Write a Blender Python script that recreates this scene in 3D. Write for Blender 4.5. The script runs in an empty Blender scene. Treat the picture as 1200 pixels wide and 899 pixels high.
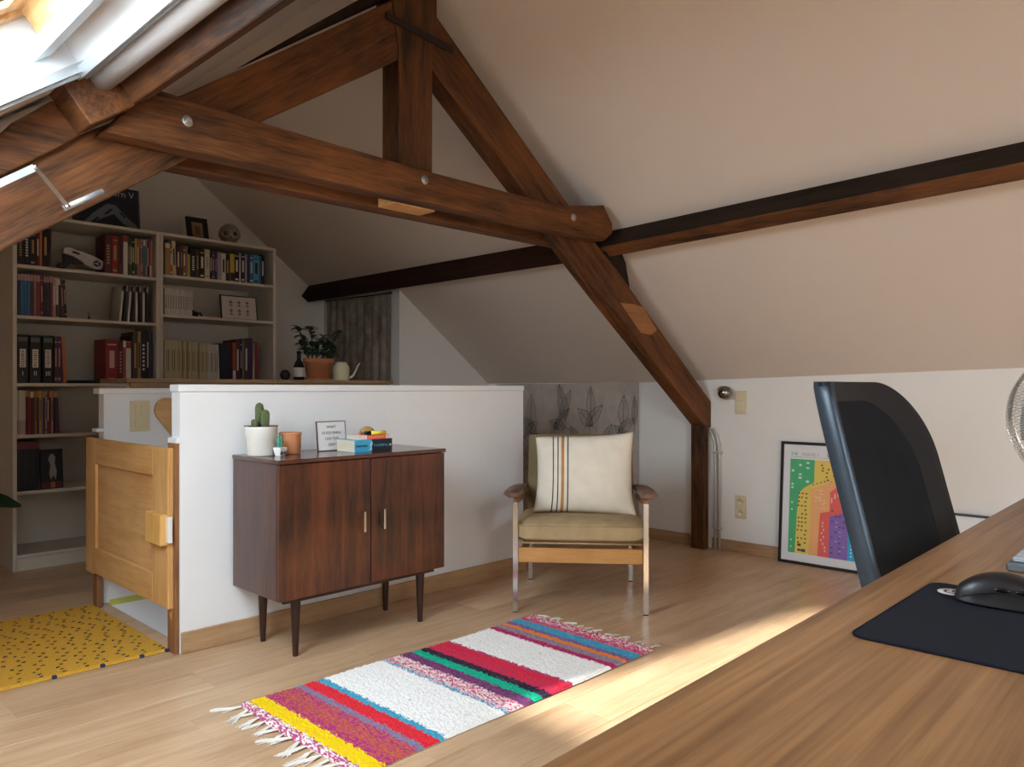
import bpy, bmesh, math, random
from mathutils import Vector, Matrix
random.seed(7)
R = math.radians
C = bpy.context.scene.collection
SC = bpy.context.scene

# ------------------------------------------------------------------ camera
_t = math.atan2(875.0, 900.0)
FWD = Vector((math.cos(_t), math.sin(_t), 0))
cam_d = bpy.data.cameras.new('camera')
cam_d.sensor_width = 36; cam_d.lens = 27.0; cam_d.shift_y = 5.5/1200; cam_d.clip_start = .02
cam = bpy.data.objects.new('camera', cam_d); C.objects.link(cam)
cam.location = (0, 0, 1.04); cam.rotation_euler = (R(90), 0, _t - R(90))
SC.camera = cam
# ------------------------------------------------------------------ light
SC.view_settings.view_transform = 'Standard'; SC.view_settings.look = 'None'
SC.view_settings.gamma = 1; SC.view_settings.use_curve_mapping = False
SC.view_settings.exposure = 1.75
w = bpy.data.worlds.new('sky'); SC.world = w; w.use_nodes = True
bg = w.node_tree.nodes['Background']; bg.inputs[0].default_value = (.80, .90, 1, 1); bg.inputs[1].default_value = 7.3
sun_d = bpy.data.lights.new('sun', 'SUN'); sun_d.energy = 5.0; sun_d.angle = R(2.6); sun_d.color = (1, .96, .90)
sun = bpy.data.objects.new('sun', sun_d); C.objects.link(sun)
sun.rotation_euler = Vector((2.80, -.68, -1.80)).to_track_quat('-Z', 'Y').to_euler()
def portal(name, loc, sx, sy, nrm):
    d = bpy.data.lights.new(name, 'AREA'); d.shape = 'RECTANGLE'; d.size = sx; d.size_y = sy
    d.cycles.is_portal = True
    o = bpy.data.objects.new(name, d); C.objects.link(o); o.location = loc
    o.rotation_euler = Vector(nrm).to_track_quat('-Z', 'Y').to_euler()
SC.cycles.max_bounces = 12; SC.cycles.diffuse_bounces = 7; SC.cycles.transparent_max_bounces = 12
SC.cycles.use_denoising = True
SC.cycles.sample_clamp_indirect = 8

# ------------------------------------------------------------------ materials
MATS = {}
def newmat(n):
    m = bpy.data.materials.new(n); m.use_nodes = True
    nt = m.node_tree; b = nt.nodes['Principled BSDF']
    return m, nt, b
def srgb(c):
    if isinstance(c, str): c = tuple(int(c[i:i+2], 16) for i in (0, 2, 4))
    return tuple(((v/255)/12.92 if v/255 <= .04045 else ((v/255+.055)/1.055)**2.4) for v in c) + (1,)
def plain(n, c, rough=.6, metal=0, bump=0, bscale=80, vary=0, alpha=1, coat=0, spec=None, sheen=0):
    if n in MATS: return MATS[n]
    m, nt, b = newmat(n); L = nt.links
    b.inputs['Base Color'].default_value = srgb(c); b.inputs['Roughness'].default_value = rough
    b.inputs['Metallic'].default_value = metal; b.inputs['Alpha'].default_value = alpha
    b.inputs['Coat Weight'].default_value = coat
    if spec is not None: b.inputs['Specular IOR Level'].default_value = spec
    b.inputs['Sheen Weight'].default_value = sheen
    tc = nt.nodes.new('ShaderNodeTexCoord'); no = nt.nodes.new('ShaderNodeTexNoise'); no.inputs['Scale'].default_value = bscale
    no.inputs['Detail'].default_value = 4
    L.new(tc.outputs['Object'], no.inputs['Vector'])
    v = vary or .04
    mr = nt.nodes.new('ShaderNodeMapRange'); mr.inputs['To Min'].default_value = 1-v; mr.inputs['To Max'].default_value = 1+v
    L.new(no.outputs['Fac'], mr.inputs['Value'])
    mx = nt.nodes.new('ShaderNodeMix'); mx.data_type = 'RGBA'; mx.blend_type = 'MULTIPLY'; mx.inputs['Factor'].default_value = 1
    mx.inputs['A'].default_value = srgb(c); L.new(mr.outputs['Result'], mx.inputs['B']); L.new(mx.outputs['Result'], b.inputs['Base Color'])
    if bump:
        bp = nt.nodes.new('ShaderNodeBump'); bp.inputs['Strength'].default_value = bump; bp.inputs['Distance'].default_value = .01
        L.new(no.outputs['Fac'], bp.inputs['Height']); L.new(bp.outputs['Normal'], b.inputs['Normal'])
    MATS[n] = m; return m
def wood(n, dark, light, axis='x', s=1.0, rough=.5, bump=.25, stain=.35, rnd=0, coat=0, fine=60, per=False, spec=.5, g=.25, st=1):
    """grain runs along the given object axis"""
    if n in MATS: return MATS[n]
    m, nt, b = newmat(n); L = nt.links; N = nt.nodes
    tc = N.new('ShaderNodeTexCoord'); mp = N.new('ShaderNodeMapping'); oi = N.new('ShaderNodeObjectInfo')
    base = {'x': (1, 12, 12), 'y': (12, 1, 12), 'z': (12, 12, 1)}[axis]
    mp.inputs['Scale'].default_value = [v*s*(st if v == 1 else 1) for v in base]
    add = N.new('ShaderNodeVectorMath'); add.operation = 'ADD'
    mul = N.new('ShaderNodeVectorMath'); mul.operation = 'MULTIPLY'; mul.inputs[1].default_value = (7, 13, 5)
    if rnd or per:
        L.new(oi.outputs['Random'], mul.inputs[0]); L.new(mul.outputs[0], add.inputs[1])
    L.new(tc.outputs['Object'], add.inputs[0]); L.new(add.outputs[0], mp.inputs['Vector'])
    n1 = N.new('ShaderNodeTexNoise'); n1.inputs['Scale'].default_value = 1.6; n1.inputs['Detail'].default_value = 6; n1.inputs['Distortion'].default_value = .8
    L.new(mp.outputs[0], n1.inputs['Vector'])
    mp2 = N.new('ShaderNodeMapping'); mp2.inputs['Scale'].default_value = [(st if v == 1 else fine/6)*s*3 for v in base]
    L.new(add.outputs[0], mp2.inputs['Vector'])
    n2 = N.new('ShaderNodeTexNoise'); n2.inputs['Scale'].default_value = 4; n2.inputs['Detail'].default_value = 3
    L.new(mp2.outputs[0], n2.inputs['Vector'])
    n3 = N.new('ShaderNodeTexNoise'); n3.inputs['Scale'].default_value = 2.2*s; n3.inputs['Detail'].default_value = 3
    L.new(add.outputs[0], n3.inputs['Vector'])
    a1 = N.new('ShaderNodeMath'); a1.operation = 'MULTIPLY_ADD'; a1.inputs[1].default_value = .55
    L.new(n1.outputs['Fac'], a1.inputs[0])
    a2 = N.new('ShaderNodeMath'); a2.operation = 'MULTIPLY'; a2.inputs[1].default_value = g; L.new(n2.outputs['Fac'], a2.inputs[0])
    L.new(a2.outputs[0], a1.inputs[2])
    a3 = N.new('ShaderNodeMath'); a3.operation = 'MULTIPLY_ADD'; a3.inputs[1].default_value = stain; L.new(n3.outputs['Fac'], a3.inputs[0]); L.new(a1.outputs[0], a3.inputs[2])
    cr = N.new('ShaderNodeValToRGB'); e = cr.color_ramp.elements
    lo = .4+.5*stain-.16; hi = .4+.5*stain+.16
    lo += .5*(g-.25); hi += .5*(g-.25)
    e[0].position = lo; e[0].color = srgb(dark); e[1].position = hi; e[1].color = srgb(light)
    L.new(a3.outputs[0], cr.inputs['Fac'])
    out = cr.outputs['Color']
    if rnd:
        hs = N.new('ShaderNodeHueSaturation'); mr = N.new('ShaderNodeMapRange')
        mr.inputs['To Min'].default_value = 1-rnd; mr.inputs['To Max'].default_value = 1+rnd
        L.new(oi.outputs['Random'], mr.inputs['Value']); L.new(mr.outputs['Result'], hs.inputs['Value']); L.new(out, hs.inputs['Color']); out = hs.outputs['Color']
    L.new(out, b.inputs['Base Color'])
    b.inputs['Roughness'].default_value = rough; b.inputs['Coat Weight'].default_value = coat; b.inputs['Coat Roughness'].default_value = .2
    b.inputs['Specular IOR Level'].default_value = spec
    bp = N.new('ShaderNodeBump'); bp.inputs['Strength'].default_value = bump; bp.inputs['Distance'].default_value = .004
    L.new(a1.outputs[0], bp.inputs['Height']); L.new(bp.outputs['Normal'], b.inputs['Normal'])
    MATS[n] = m; return m
def fabric(n, c, rough=.95, scale=450, bump=.3, c2=None):
    if n in MATS: return MATS[n]
    m, nt, b = newmat(n); L = nt.links; N = nt.nodes
    tc = N.new('ShaderNodeTexCoord'); w1 = N.new('ShaderNodeTexWave'); w2 = N.new('ShaderNodeTexWave')
    w1.bands_direction = 'X'; w2.bands_direction = 'Z'
    for q in (w1, w2): q.inputs['Scale'].default_value = scale/3; q.inputs['Distortion'].default_value = .6; L.new(tc.outputs['Object'], q.inputs['Vector'])
    mu = N.new('ShaderNodeMath'); mu.operation = 'MULTIPLY'; L.new(w1.outputs['Fac'], mu.inputs[0]); L.new(w2.outputs['Fac'], mu.inputs[1])
    no = N.new('ShaderNodeTexNoise'); no.inputs['Scale'].default_value = 14; no.inputs['Detail'].default_value = 6; L.new(tc.outputs['Object'], no.inputs['Vector'])
    cr = N.new('ShaderNodeValToRGB'); cr.color_ramp.elements[0].position = .3; cr.color_ramp.elements[1].position = .7
    cr.color_ramp.elements[0].color = srgb(c2 or tuple(int(v*.9) for v in (c if not isinstance(c, str) else tuple(int(c[i:i+2], 16) for i in (0, 2, 4)))))
    cr.color_ramp.elements[1].color = srgb(c); L.new(no.outputs['Fac'], cr.inputs['Fac']); L.new(cr.outputs['Color'], b.inputs['Base Color'])
    b.inputs['Roughness'].default_value = rough; b.inputs['Specular IOR Level'].default_value = .15
    bp = N.new('ShaderNodeBump'); bp.inputs['Strength'].default_value = bump; bp.inputs['Distance'].default_value = .002
    L.new(mu.outputs[0], bp.inputs['Height']); L.new(bp.outputs['Normal'], b.inputs['Normal'])
    MATS[n] = m; return m

WALL = plain('wall_paint', 'E6E3DE', .9, bump=.12, bscale=14, vary=.015, spec=.2)
CEIL = plain('ceiling_paint', 'D6CABF', .92, bump=.12, bscale=10, vary=.02, spec=.2)
WHITE = plain('white_gloss_paint', 'E9EAEB', .45, bscale=20, vary=.015)
BEAM = wood('old_beam_x', '26150A', '7A4A25', 'x', .9, .62, .6, .5, spec=.3, g=.38)
BEAMY = wood('old_beam_y', '25140A', '6E4323', 'y', .9, .6, .6, .5, spec=.3, g=.38)
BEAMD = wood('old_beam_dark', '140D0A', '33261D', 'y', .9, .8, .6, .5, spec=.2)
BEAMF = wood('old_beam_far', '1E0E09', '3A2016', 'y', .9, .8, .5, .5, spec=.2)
BEAMZ = wood('old_beam_z', '28170D', '704624', 'z', .9, .62, .6, .5, spec=.3, g=.38)
RAW = wood('raw_cut_wood', 'B07A45', 'D9A468', 'x', 2, .7)
FLOOR = wood('oak_laminate', 'B08C6A', 'D3B28E', 'x', .9, .36, .08, .45, rnd=.045, spec=.4)
SKIRT = wood('oak_skirting_x', '9C7A58', 'BE9A74', 'x', 1.6, .45, .05, .3, spec=.35)
SKIRTY = wood('oak_skirting_y', '9C7A58', 'BE9A74', 'y', 1.6, .45, .05, .3, spec=.35)
DESK = wood('walnut_desk', '65442A', 'AF8257', 'x', 1.0, .38, .06, .10, fine=70, spec=.5, g=.40, st=.3)
PINE = wood('birch_ply', 'C08E50', 'DDB078', 'z', 1.2, .5, .05, .5)
PINEY = wood('pine_frame', 'B98850', 'DDB684', 'y', 2, .5, .05, .4)
ROSE = wood('rosewood_z', '2E130B', '7A3B1F', 'z', 1.3, .34, .05, .55, coat=.25)
ROSED = wood('rosewood_side', '3A2420', '5B3C34', 'z', 1.6, .36, .05, .3, coat=.25)
ROSEX = wood('rosewood_top', '36190F', '603524', 'x', 1.5, .22, .03, .4, coat=.5)
LEGW = wood('dark_leg_wood', '21100C', '44261D', 'z', 2, .4, .05, .3)
TEAK = wood('teak_rail', 'A5713B', 'CB9757', 'x', 2, .5, .08, .5)
TEAKD = wood('weathered_arm', '54392C', '86695A', 'y', 2, .5, .1, .5)
POSTW = wood('post_wood', '6E4528', '9E6D44', 'z', 2, .6, .2, .5)
LEDGE = wood('oak_ledge', '8A6C4E', 'AE8E6B', 'x', 2, .6, .05, .4)
CHROME = plain('chrome', 'D8DADC', .16, 1, vary=.02)
STEEL = plain('brushed_steel', 'B9BABC', .35, 1)
ALU = plain('aluminium', 'B9BEC2', .4, .7)
BLACK = plain('black_plastic', '0E0F11', .5)
IVORY = plain('ivory_plastic', 'D9CBA8', .45, vary=.01)
SHELFW = plain('shelf_white', 'CFC6B8', .55, bscale=30, vary=.02)
PAGE = plain('book_pages', 'CFC4AD', .9)
TERRA = plain('terracotta', 'B5714A', .8, bscale=40, vary=.12)
LEAF = plain('leaf_green', '33452A', .5, bscale=30, vary=.3)

# ------------------------------------------------------------------ mesh helpers
class MB:
    def __init__(s): s.v = []; s.f = []; s.m = []; s.sm = []
    def add(s, vs, fs, mi=0, smooth=False):
        o = len(s.v); s.v += [tuple(v) for v in vs]
        for f in fs: s.f.append([i+o for i in f]); s.m.append(mi); s.sm.append(smooth)
        return s
    def box(s, x0, y0, z0, x1, y1, z1, mi=0, mat=None):
        vs = [Vector(p) for p in ((x0,y0,z0),(x1,y0,z0),(x1,y1,z0),(x0,y1,z0),(x0,y0,z1),(x1,y0,z1),(x1,y1,z1),(x0,y1,z1))]
        if mat is not None: vs = [mat @ v for v in vs]
        return s.add(vs, [(3,2,1,0),(4,5,6,7),(0,1,5,4),(1,2,6,5),(2,3,7,6),(3,0,4,7)], mi)
    def bbox(s, x0, y0, z0, x1, y1, z1, b=.003, mi=0, mat=None, seg=1):
        bm = bmesh.new(); bmesh.ops.create_cube(bm, size=1)
        for v in bm.verts: v.co = Vector(((x0+x1)/2+v.co.x*(x1-x0), (y0+y1)/2+v.co.y*(y1-y0), (z0+z1)/2+v.co.z*(z1-z0)))
        bmesh.ops.bevel(bm, geom=bm.edges[:], offset=b, segments=seg, affect='EDGES', profile=.6)
        if mat is not None: bm.transform(mat)
        return s.bm(bm, mi, seg > 1)
    def bm(s, bm, mi=0, smooth=False):
        bm.verts.index_update(); s.add([v.co.copy() for v in bm.verts], [[v.index for v in f.verts] for f in bm.faces], mi, smooth); bm.free(); return s
    def prism(s, pts, d, mi=0):
        """pts: 3D polygon, d: extrusion vector"""
        n = len(pts); d = Vector(d); a = [Vector(p) for p in pts]; b = [p+d for p in a]
        fs = [list(range(n))[::-1], [i+n for i in range(n)]] + [[i, (i+1) % n, (i+1) % n+n, i+n] for i in range(n)]
        return s.add(a+b, fs, mi)
    def lathe(s, prof, c=(0,0,0), seg=24, mi=0, mat=None, sx=1, sy=1, smooth=True):
        vs = []; fs = []; n = len(prof)
        for k in range(seg):
            a = 2*math.pi*k/seg
            for r, z in prof: vs.append(Vector((c[0]+r*sx*math.cos(a), c[1]+r*sy*math.sin(a), c[2]+z)))
        for k in range(seg):
            k2 = (k+1) % seg
            for i in range(n-1): fs.append([k*n+i, k2*n+i, k2*n+i+1, k*n+i+1])
        if prof[0][0] > 1e-6: fs.append([k*n for k in range(seg)][::-1])
        if prof[-1][0] > 1e-6: fs.append([k*n+n-1 for k in range(seg)])
        if mat is not None: vs = [mat @ v for v in vs]
        return s.add(vs, fs, mi, smooth)
    def tube(s, pts, r, seg=8, mi=0, closed=False, rs=None):
        pts = [Vector(p) for p in pts]; n = len(pts); vs = []; fs = []
        up = Vector((0, 0, 1)); prev = None
        for i, p in enumerate(pts):
            if closed: t = (pts[(i+1) % n]-pts[i-1])
            else: t = (pts[min(i+1, n-1)]-pts[max(i-1, 0)])
            t.normalize()
            if prev is None:
                a = t.cross(up)
                if a.length < .05: a = t.cross(Vector((1, 0, 0)))
            else: a = prev - t*prev.dot(t)
            a.normalize(); prev = a; b = t.cross(a)
            rr = rs[i] if rs else r
            for k in range(seg):
                q = 2*math.pi*k/seg; vs.append(p+a*rr*math.cos(q)+b*rr*math.sin(q))
        m = n if closed else n-1
        for i in range(m):
            j = (i+1) % n
            for k in range(seg): fs.append([i*seg+k, i*seg+(k+1) % seg, j*seg+(k+1) % seg, j*seg+k])
        if not closed: fs.append(list(range(seg))[::-1]); fs.append([(n-1)*seg+k for k in range(seg)])
        return s.add(vs, fs, mi, seg > 5)
    def sphere(s, c, r, sx=1, sy=1, sz=1, mi=0, seg=16, rings=10, mat=None):
        prof = [(r*math.sin(math.pi*i/rings), -r*math.cos(math.pi*i/rings)*sz) for i in range(rings+1)]
        prof[0] = (0, prof[0][1]); prof[-1] = (0, prof[-1][1])
        return s.lathe(prof, c, seg, mi, mat, sx, sy)
    def build(s, name, mats, parent=None, loc=None, rot=None, bevel=0):
        me = bpy.data.meshes.new(name); me.from_pydata(s.v, [], s.f)
        if not isinstance(mats, (list, tuple)): mats = [mats]
        for m in mats: me.materials.append(m)
        me.polygons.foreach_set('material_index', s.m); me.polygons.foreach_set('use_smooth', s.sm)
        me.update()
        o = bpy.data.objects.new(name, me); C.objects.link(o)
        if parent is not None: o.parent = parent
        if loc is not None: o.location = loc
        if rot is not None: o.rotation_euler = rot
        bm = bmesh.new(); bm.from_mesh(me)
        bmesh.ops.remove_doubles(bm, verts=[v for v in bm.verts], dist=1e-6) if any(s.sm) else None
        bmesh.ops.recalc_face_normals(bm, faces=bm.faces[:]); bm.to_mesh(me); bm.free()
        if bevel:
            md = o.modifiers.new('bevel', 'BEVEL'); md.width = bevel; md.segments = 2; md.limit_method = 'ANGLE'
        return o
def tag(o, label=None, cat=None, group=None, kind=None):
    if label: o['label'] = label
    if cat: o['category'] = cat
    if group: o['group'] = group
    if kind: o['kind'] = kind
    return o
def thing(name, label, cat, loc=(0, 0, 0), rz=0, group=None):
    o = bpy.data.objects.new(name, None); C.objects.link(o); o.empty_display_size = .05
    o.location = loc; o.rotation_euler = (0, 0, rz); return tag(o, label, cat, group)
def struct(name, mb, m, parent=None, label=None):
    o = mb.build(name, m, parent)
    if parent is None: o['kind'] = 'structure'
    if label: o['label'] = label
    return o
def copy(o, parent=None):
    c = o.copy(); C.objects.link(c); c.parent = parent
    for ch in list(o.children): copy(ch, c)
    return c
_fc = {}
def lettering(txt, size, mat, parent, loc, rot, name='lettering', align='LEFT', ext=.0003, sx=1, spacing=1):
    cu = bpy.data.curves.new('t', 'FONT'); cu.body = txt; cu.size = size; cu.align_x = align; cu.extrude = ext; cu.space_line = spacing
    t = bpy.data.objects.new('t', cu); C.objects.link(t)
    dg = bpy.context.evaluated_depsgraph_get(); me = bpy.data.meshes.new_from_object(t.evaluated_get(dg))
    bpy.data.objects.remove(t); bpy.data.curves.remove(cu)
    me.materials.clear(); me.materials.append(mat)
    o = bpy.data.objects.new(name, me); C.objects.link(o); o.parent = parent; o.location = loc; o.rotation_euler = rot; o.scale = (sx, 1, 1)
    return o

# ================================================================== room shell
XK, XL, YF, YN = 4.50, -.42, 5.70, -2.6
K = .755
def zr(x, y):  # right slope
    e = .027*(3.1-y) if y < 3.1 else 0
    return 4.4775+e-K*x
def zl(x): return 1.397+K*x
def xr(y):
    e = .027*(3.1-y) if y < 3.1 else 0
    return (4.4775+e-1.397)/(2*K)
# right slope: inner surface + thickness
T = Vector((.6*.12, 0, .8*.12))
m = MB()
ys = [YF, 3.1, YN]
inn = []
for y in ys: inn.append((Vector((xr(y), y, zr(xr(y), y))), Vector((XK+.1, y, zr(XK+.1, y)))))
for i in range(2):
    a, b = inn[i]; c, d = inn[i+1]
    m.add([a, b, d, c, a+T, b+T, d+T, c+T], [(0,1,2,3),(4,5,6,7),(0,1,5,4),(2,3,7,6),(1,2,6,5),(3,0,4,7)])
TL = Vector((-.6*.12, 0, .8*.12))
# left slope with two skylight openings
WINX = (-.33, .715)
WINS = [(1.26, 2.385), (-2.30, -.70)]  # second opening is added out of view to let in more sky light
def lp(x, y): return Vector((x, y, zl(x)))
def lslab(x0, x1, y0, y1):
    a = [lp(x0, y0), lp(x1, y0), lp(x1, y1), lp(x0, y1)]
    m.add(a+[p+TL for p in a], [(0,1,2,3),(7,6,5,4),(0,1,5,4),(1,2,6,5),(2,3,7,6),(3,0,4,7)])
lslab(XL-.1, WINX[0], YN, YF); 
xt = xr(3.1)
for (y0, y1) in ((YN, WINS[1][0]), (WINS[1][1], WINS[0][0]), (WINS[0][1], YF)): lslab(WINX[0], WINX[1], y0, y1)
# upper strip to ridge (ridge shifts slightly)
for i in range(2):
    ya, yb = ys[i], ys[i+1]
    a = [lp(WINX[1], ya), Vector((xr(ya), ya, zl(xr(ya)))), Vector((xr(yb), yb, zl(xr(yb)))), lp(WINX[1], yb)]
    m.add(a+[p+TL for p in a], [(0,1,2,3),(7,6,5,4),(0,1,5,4),(1,2,6,5),(2,3,7,6),(3,0,4,7)])
struct('ceiling', m, CEIL)
# walls
m = MB(); m.box(XK, YN, 0, XK+.08, 4.70, 1.20); struct('wall_right', m, WALL)
m = MB(); m.box(XL-.08, YN, 0, XL, YF, 1.10); struct('wall_left', m, WALL)
def gable(y0, y1, name):
    m = MB(); pts = [(XL-.08, y0, 0), (XK+.08, y0, 0), (XK+.08, y0, zr(XK+.08, y0)+.03), (xr(y0), y0, zr(xr(y0), y0)+.04), (XL-.08, y0, zl(XL-.08)+.03)]
    m.prism(pts, (0, y1-y0, 0)); struct(name, m, WALL)
gable(YF, YF+.1, 'wall_far'); gable(YN-.1, YN, 'wall_near')
# alcove box between curtain and knee wall
m = MB(); X1 = 3.568
m.prism([(X1, 4.656, 0), (XK+.02, 4.656, 0), (XK+.02, 4.656, zr(XK+.02, 5)+.01), (X1, 4.656, zr(X1, 5)+.01)], (0, .09, 0))
m.box(X1, 4.746, 0, X1+.05, YF, 1.20); m.box(X1, 4.746, 1.20, X1+.05, YF, zr(X1+.05, 5)+.02)
struct('wall_alcove', m, WALL)
# half wall in front of the stairwell
m = MB(); m.box(1.247, 3.022, 0, 3.20, 3.10, 1.025); m.box(3.12, 3.10, 0, 3.20, 4.0, 1.025)
m.bbox(1.240, 3.016, 1.025, 3.204, 3.106, 1.0545, .003); m.box(3.114, 3.106, 1.025, 3.206, 4.0, 1.0545)
m.box(1.232, 3.018, .825, 1.247, 3.10, .845)
struct('wall_stair', m, WHITE)
m = MB(); m.box(1.285, 4.0, -1.3, 3.20, 4.07, 1.012); m.bbox(1.262, 3.992, 1.012, 3.20, 4.078, 1.040, .003)
m.box(1.255, 4.002, .83, 1.2845, 4.068, .845)
m.box(1.30, 3.10, -1.3, 3.12, 3.14, -.02); m.box(3.12, 3.10, -1.3, 3.16, 4.0, -.02); m.box(1.26, 3.10, -1.3, 1.30, 4.0, -.02)
struct('wall_landing', m, WHITE)
sl = bpy.data.lights.new('stairwell_fill', 'POINT'); sl.energy = 1.3; sl.shadow_soft_size = .12; sl.color = (.88, .95, 1)  # unseen fill light added to brighten the white shaft, no fixture there
slo = bpy.data.objects.new('stairwell_fill', sl); C.objects.link(slo); slo.location = (2.2, 3.45, -.75)
# ---- floor: subfloor + planks
fl = MB()
for (x0, y0, x1, y1) in ((XL-.1, YN-.1, XK+.1, 3.10), (XL-.1, 3.10, 1.29, 4.01), (3.13, 3.10, XK+.1, 4.01), (XL-.1, 4.01, XK+.1, YF+.1)):
    fl.box(x0, y0, -.08, x1, y1, -.009)
fl.box(1.26, 3.05, -1.36, 3.2, 4.1, -1.30)
floor = struct('floor', fl, SKIRT)
pw, pl_ = .192, 1.285
row = 0; y = -.85
meshes = {}
def plank(x0, y0, x1, y1):
    if x1-x0 < .02 or y1-y0 < .01: return
    k = (round(x1-x0, 3), round(y1-y0, 3))
    if k not in meshes:
        L_, W_ = x1-x0, y1-y0; g = .0011
        b = MB(); vs = [(0,0,-.009),(L_,0,-.009),(L_,W_,-.009),(0,W_,-.009),(0,0,-g),(L_,0,-g),(L_,W_,-g),(0,W_,-g),(g,g,0),(L_-g,g,0),(L_-g,W_-g,0),(g,W_-g,0)]
        b.add(vs, [(0,1,5,4),(1,2,6,5),(2,3,7,6),(3,0,4,7),(4,5,9,8),(5,6,10,9),(6,7,11,10),(7,4,8,11),(8,9,10,11)])
        o = b.build('plank', FLOOR, floor, (x0, y0, 0)); meshes[k] = o.data
    else:
        o = bpy.data.objects.new('plank', meshes[k]); C.objects.link(o); o.parent = floor; o.location = (x0, y0, 0)
while y < YF:
    off = (row*.43) % 1.0*pl_; x = XL-off
    y0, y1 = y, min(y+pw, YF)
    while x < XK:
        a, b = max(x, XL), min(x+pl_, XK)
        # clip around the stairwell hole (1.30-3.12, 3.10-4.0) and the alcove
        if y1 <= 3.10 or y0 >= 4.0: plank(a, y0, b, y1)
        else:
            ya, yb = max(y0, 3.10), min(y1, 4.0)
            if y0 < 3.10: plank(a, y0, b, 3.10)
            if y1 > 4.0: plank(a, 4.0, b, y1)
            plank(a, ya, min(b, 1.30), yb); plank(max(a, 3.12), ya, b, yb)
        x += pl_
    y += pw; row += 1
m = MB(); m.box(XL, YN, -.009, XK, -.85, 0); tag(m.build('plank_field', FLOOR, floor), kind='stuff')
# skirting boards
def skirt(name, x0, y0, x1, y1, axis, h=.062):
    m = MB(); m.bbox(x0, y0, 0, x1, y1, h, .002); struct(name, m, SKIRT if axis == 'x' else SKIRTY)
skirt('baseboard_stair', 1.25, 3.008, 3.2, 3.022, 'x', .084)
skirt('baseboard_end', 3.2, 3.008, 3.214, 4.07, 'y', .07)
skirt('baseboard_right', XK-.014, -2.6, XK, 2.55, 'y', .07)
skirt('baseboard_back', XK-.014, 2.67, XK, 4.655, 'y', .07)
skirt('baseboard_alcove', 3.58, 4.642, XK-.014, 4.656, 'x', .07)

# ================================================================== skylights
U = Vector((.798, 0, .603)); NO = Vector((-.603, 0, .798))
def skylight(idx, y0, y1, full):
    """opening in the left slope; P(u,y,w): u up the slope from the lower edge, w outwards"""
    o0 = lp(WINX[0], 0)
    W = (WINX[1]-WINX[0])/.798
    def P(u, y, w): return o0+U*u+Vector((0, y, 0))+NO*w
    def bar(mb, u0, u1, ya, yb, w0, w1, mi=0):
        vs = [P(u, y, w) for (u, y, w) in ((u0,ya,w0),(u1,ya,w0),(u1,yb,w0),(u0,yb,w0),(u0,ya,w1),(u1,ya,w1),(u1,yb,w1),(u0,yb,w1))]
        mb.add(vs, [(3,2,1,0),(4,5,6,7),(0,1,5,4),(1,2,6,5),(2,3,7,6),(3,0,4,7)], mi)
    D = .20
    m = MB()   # lining
    bar(m, -.015, .003, y0-.015, y1+.015, -.001, D); bar(m, W-.003, W+.015, y0-.015, y1+.015, -.001, D)
    bar(m, .003, W-.003, y0-.015, y0+.003, -.001, D); bar(m, .003, W-.003, y1-.003, y1+.015, -.001, D)
    win = struct('window_%d' % idx, m, WHITE)
    win['label'] = 'white lined roof window opening in the left slope' + (' above the truss end' if idx == 1 else ', added behind the camera for light')
    m = MB(); a = .055; e1 = W-.077
    bar(m, 0, W, y0, y0+a, D-.03, D+.03); bar(m, 0, W, y1-a, y1, D-.03, D+.03); bar(m, 0, a, y0+a, y1-a, D-.03, D+.03); bar(m, e1, W, y0+a, y1-a, D-.09, D+.03)
    bar(m, W-.059, W-.040, y0+.02, y1-.004, D-.128, D-.09)
    m.build('window_frame', PINEY, win)
    m = MB(); s0 = a+.004; b = .06
    bar(m, s0, W-s0, y0+s0, y0+s0+b, D-.02, D+.03); bar(m, s0, W-s0, y1-s0-b, y1-s0, D-.02, D+.03)
    bar(m, s0, s0+b, y0+s0+b, y1-s0-b, D-.02, D+.03); bar(m, e1-.05, e1-.004, y0+s0+b, y1-s0-b, D-.02, D+.03)
    m.build('sash', PINEY, win)
    g = MB(); bar(g, s0+b-.01, e1-.045, y0+s0+b-.01, y1-s0-b+.01, D+.008, D+.012); g.build('pane', GLASS, win)
    m = MB(); bar(m, W-.110, W-.060, y0+.03, y1-.004, D-.135, D-.1); m.build('ventilation_bar', plain('vent_white', 'CFDCE4', .4), win)
    # aluminium blind tracks and the rolled blind cassette
    t = MB(); bar(t, 0, W, y1-.028, y1-.004, -.012, .012); bar(t, 0, W, y1-.05, y1-.028, -.004, .02)
    t.build('blind_track', ALU, win)
    t = MB(); bar(t, 0, W, y0+.004, y0+.028, -.012, .012); t.build('blind_track', ALU, win)
    t = MB(); bar(t, W-.03, W-.008, y0, y1, -.016, .012); bar(t, W-.008, W+.010, y0, y1, -.02, 0); t.build('blind_rail', ALU, win)
    c = MB(); cp = [P(W+.044, y, -.030) for y in (y0-.02, y1+.02)]
    c.tube([cp[0], cp[1]], .037, 20); c.build('blind_cassette', plain('grey_cassette', 'A7A19E', .45), win)
    c = MB(); c.tube([cp[1]+Vector((0,.0,0)), cp[1]+Vector((0,.008,0))], .040, 20); c.build('cassette_cap', plain('cap_grey', '8C8785', .5), win)
    ctr = P(W/2, (y0+y1)/2, D+.05); portal('skylight_portal', ctr, y1-y0, W, -NO)
GLASS, _nt, _b = newmat('window_glass')
_nt.nodes.clear(); _o = _nt.nodes.new('ShaderNodeOutputMaterial'); _tr = _nt.nodes.new('ShaderNodeBsdfTransparent'); _gl = _nt.nodes.new('ShaderNodeBsdfGlossy'); _mx = _nt.nodes.new('ShaderNodeMixShader')
_tr.inputs[0].default_value = (.93, .95, .95, 1); _gl.inputs['Roughness'].default_value = .02; _mx.inputs[0].default_value = .06
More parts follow.
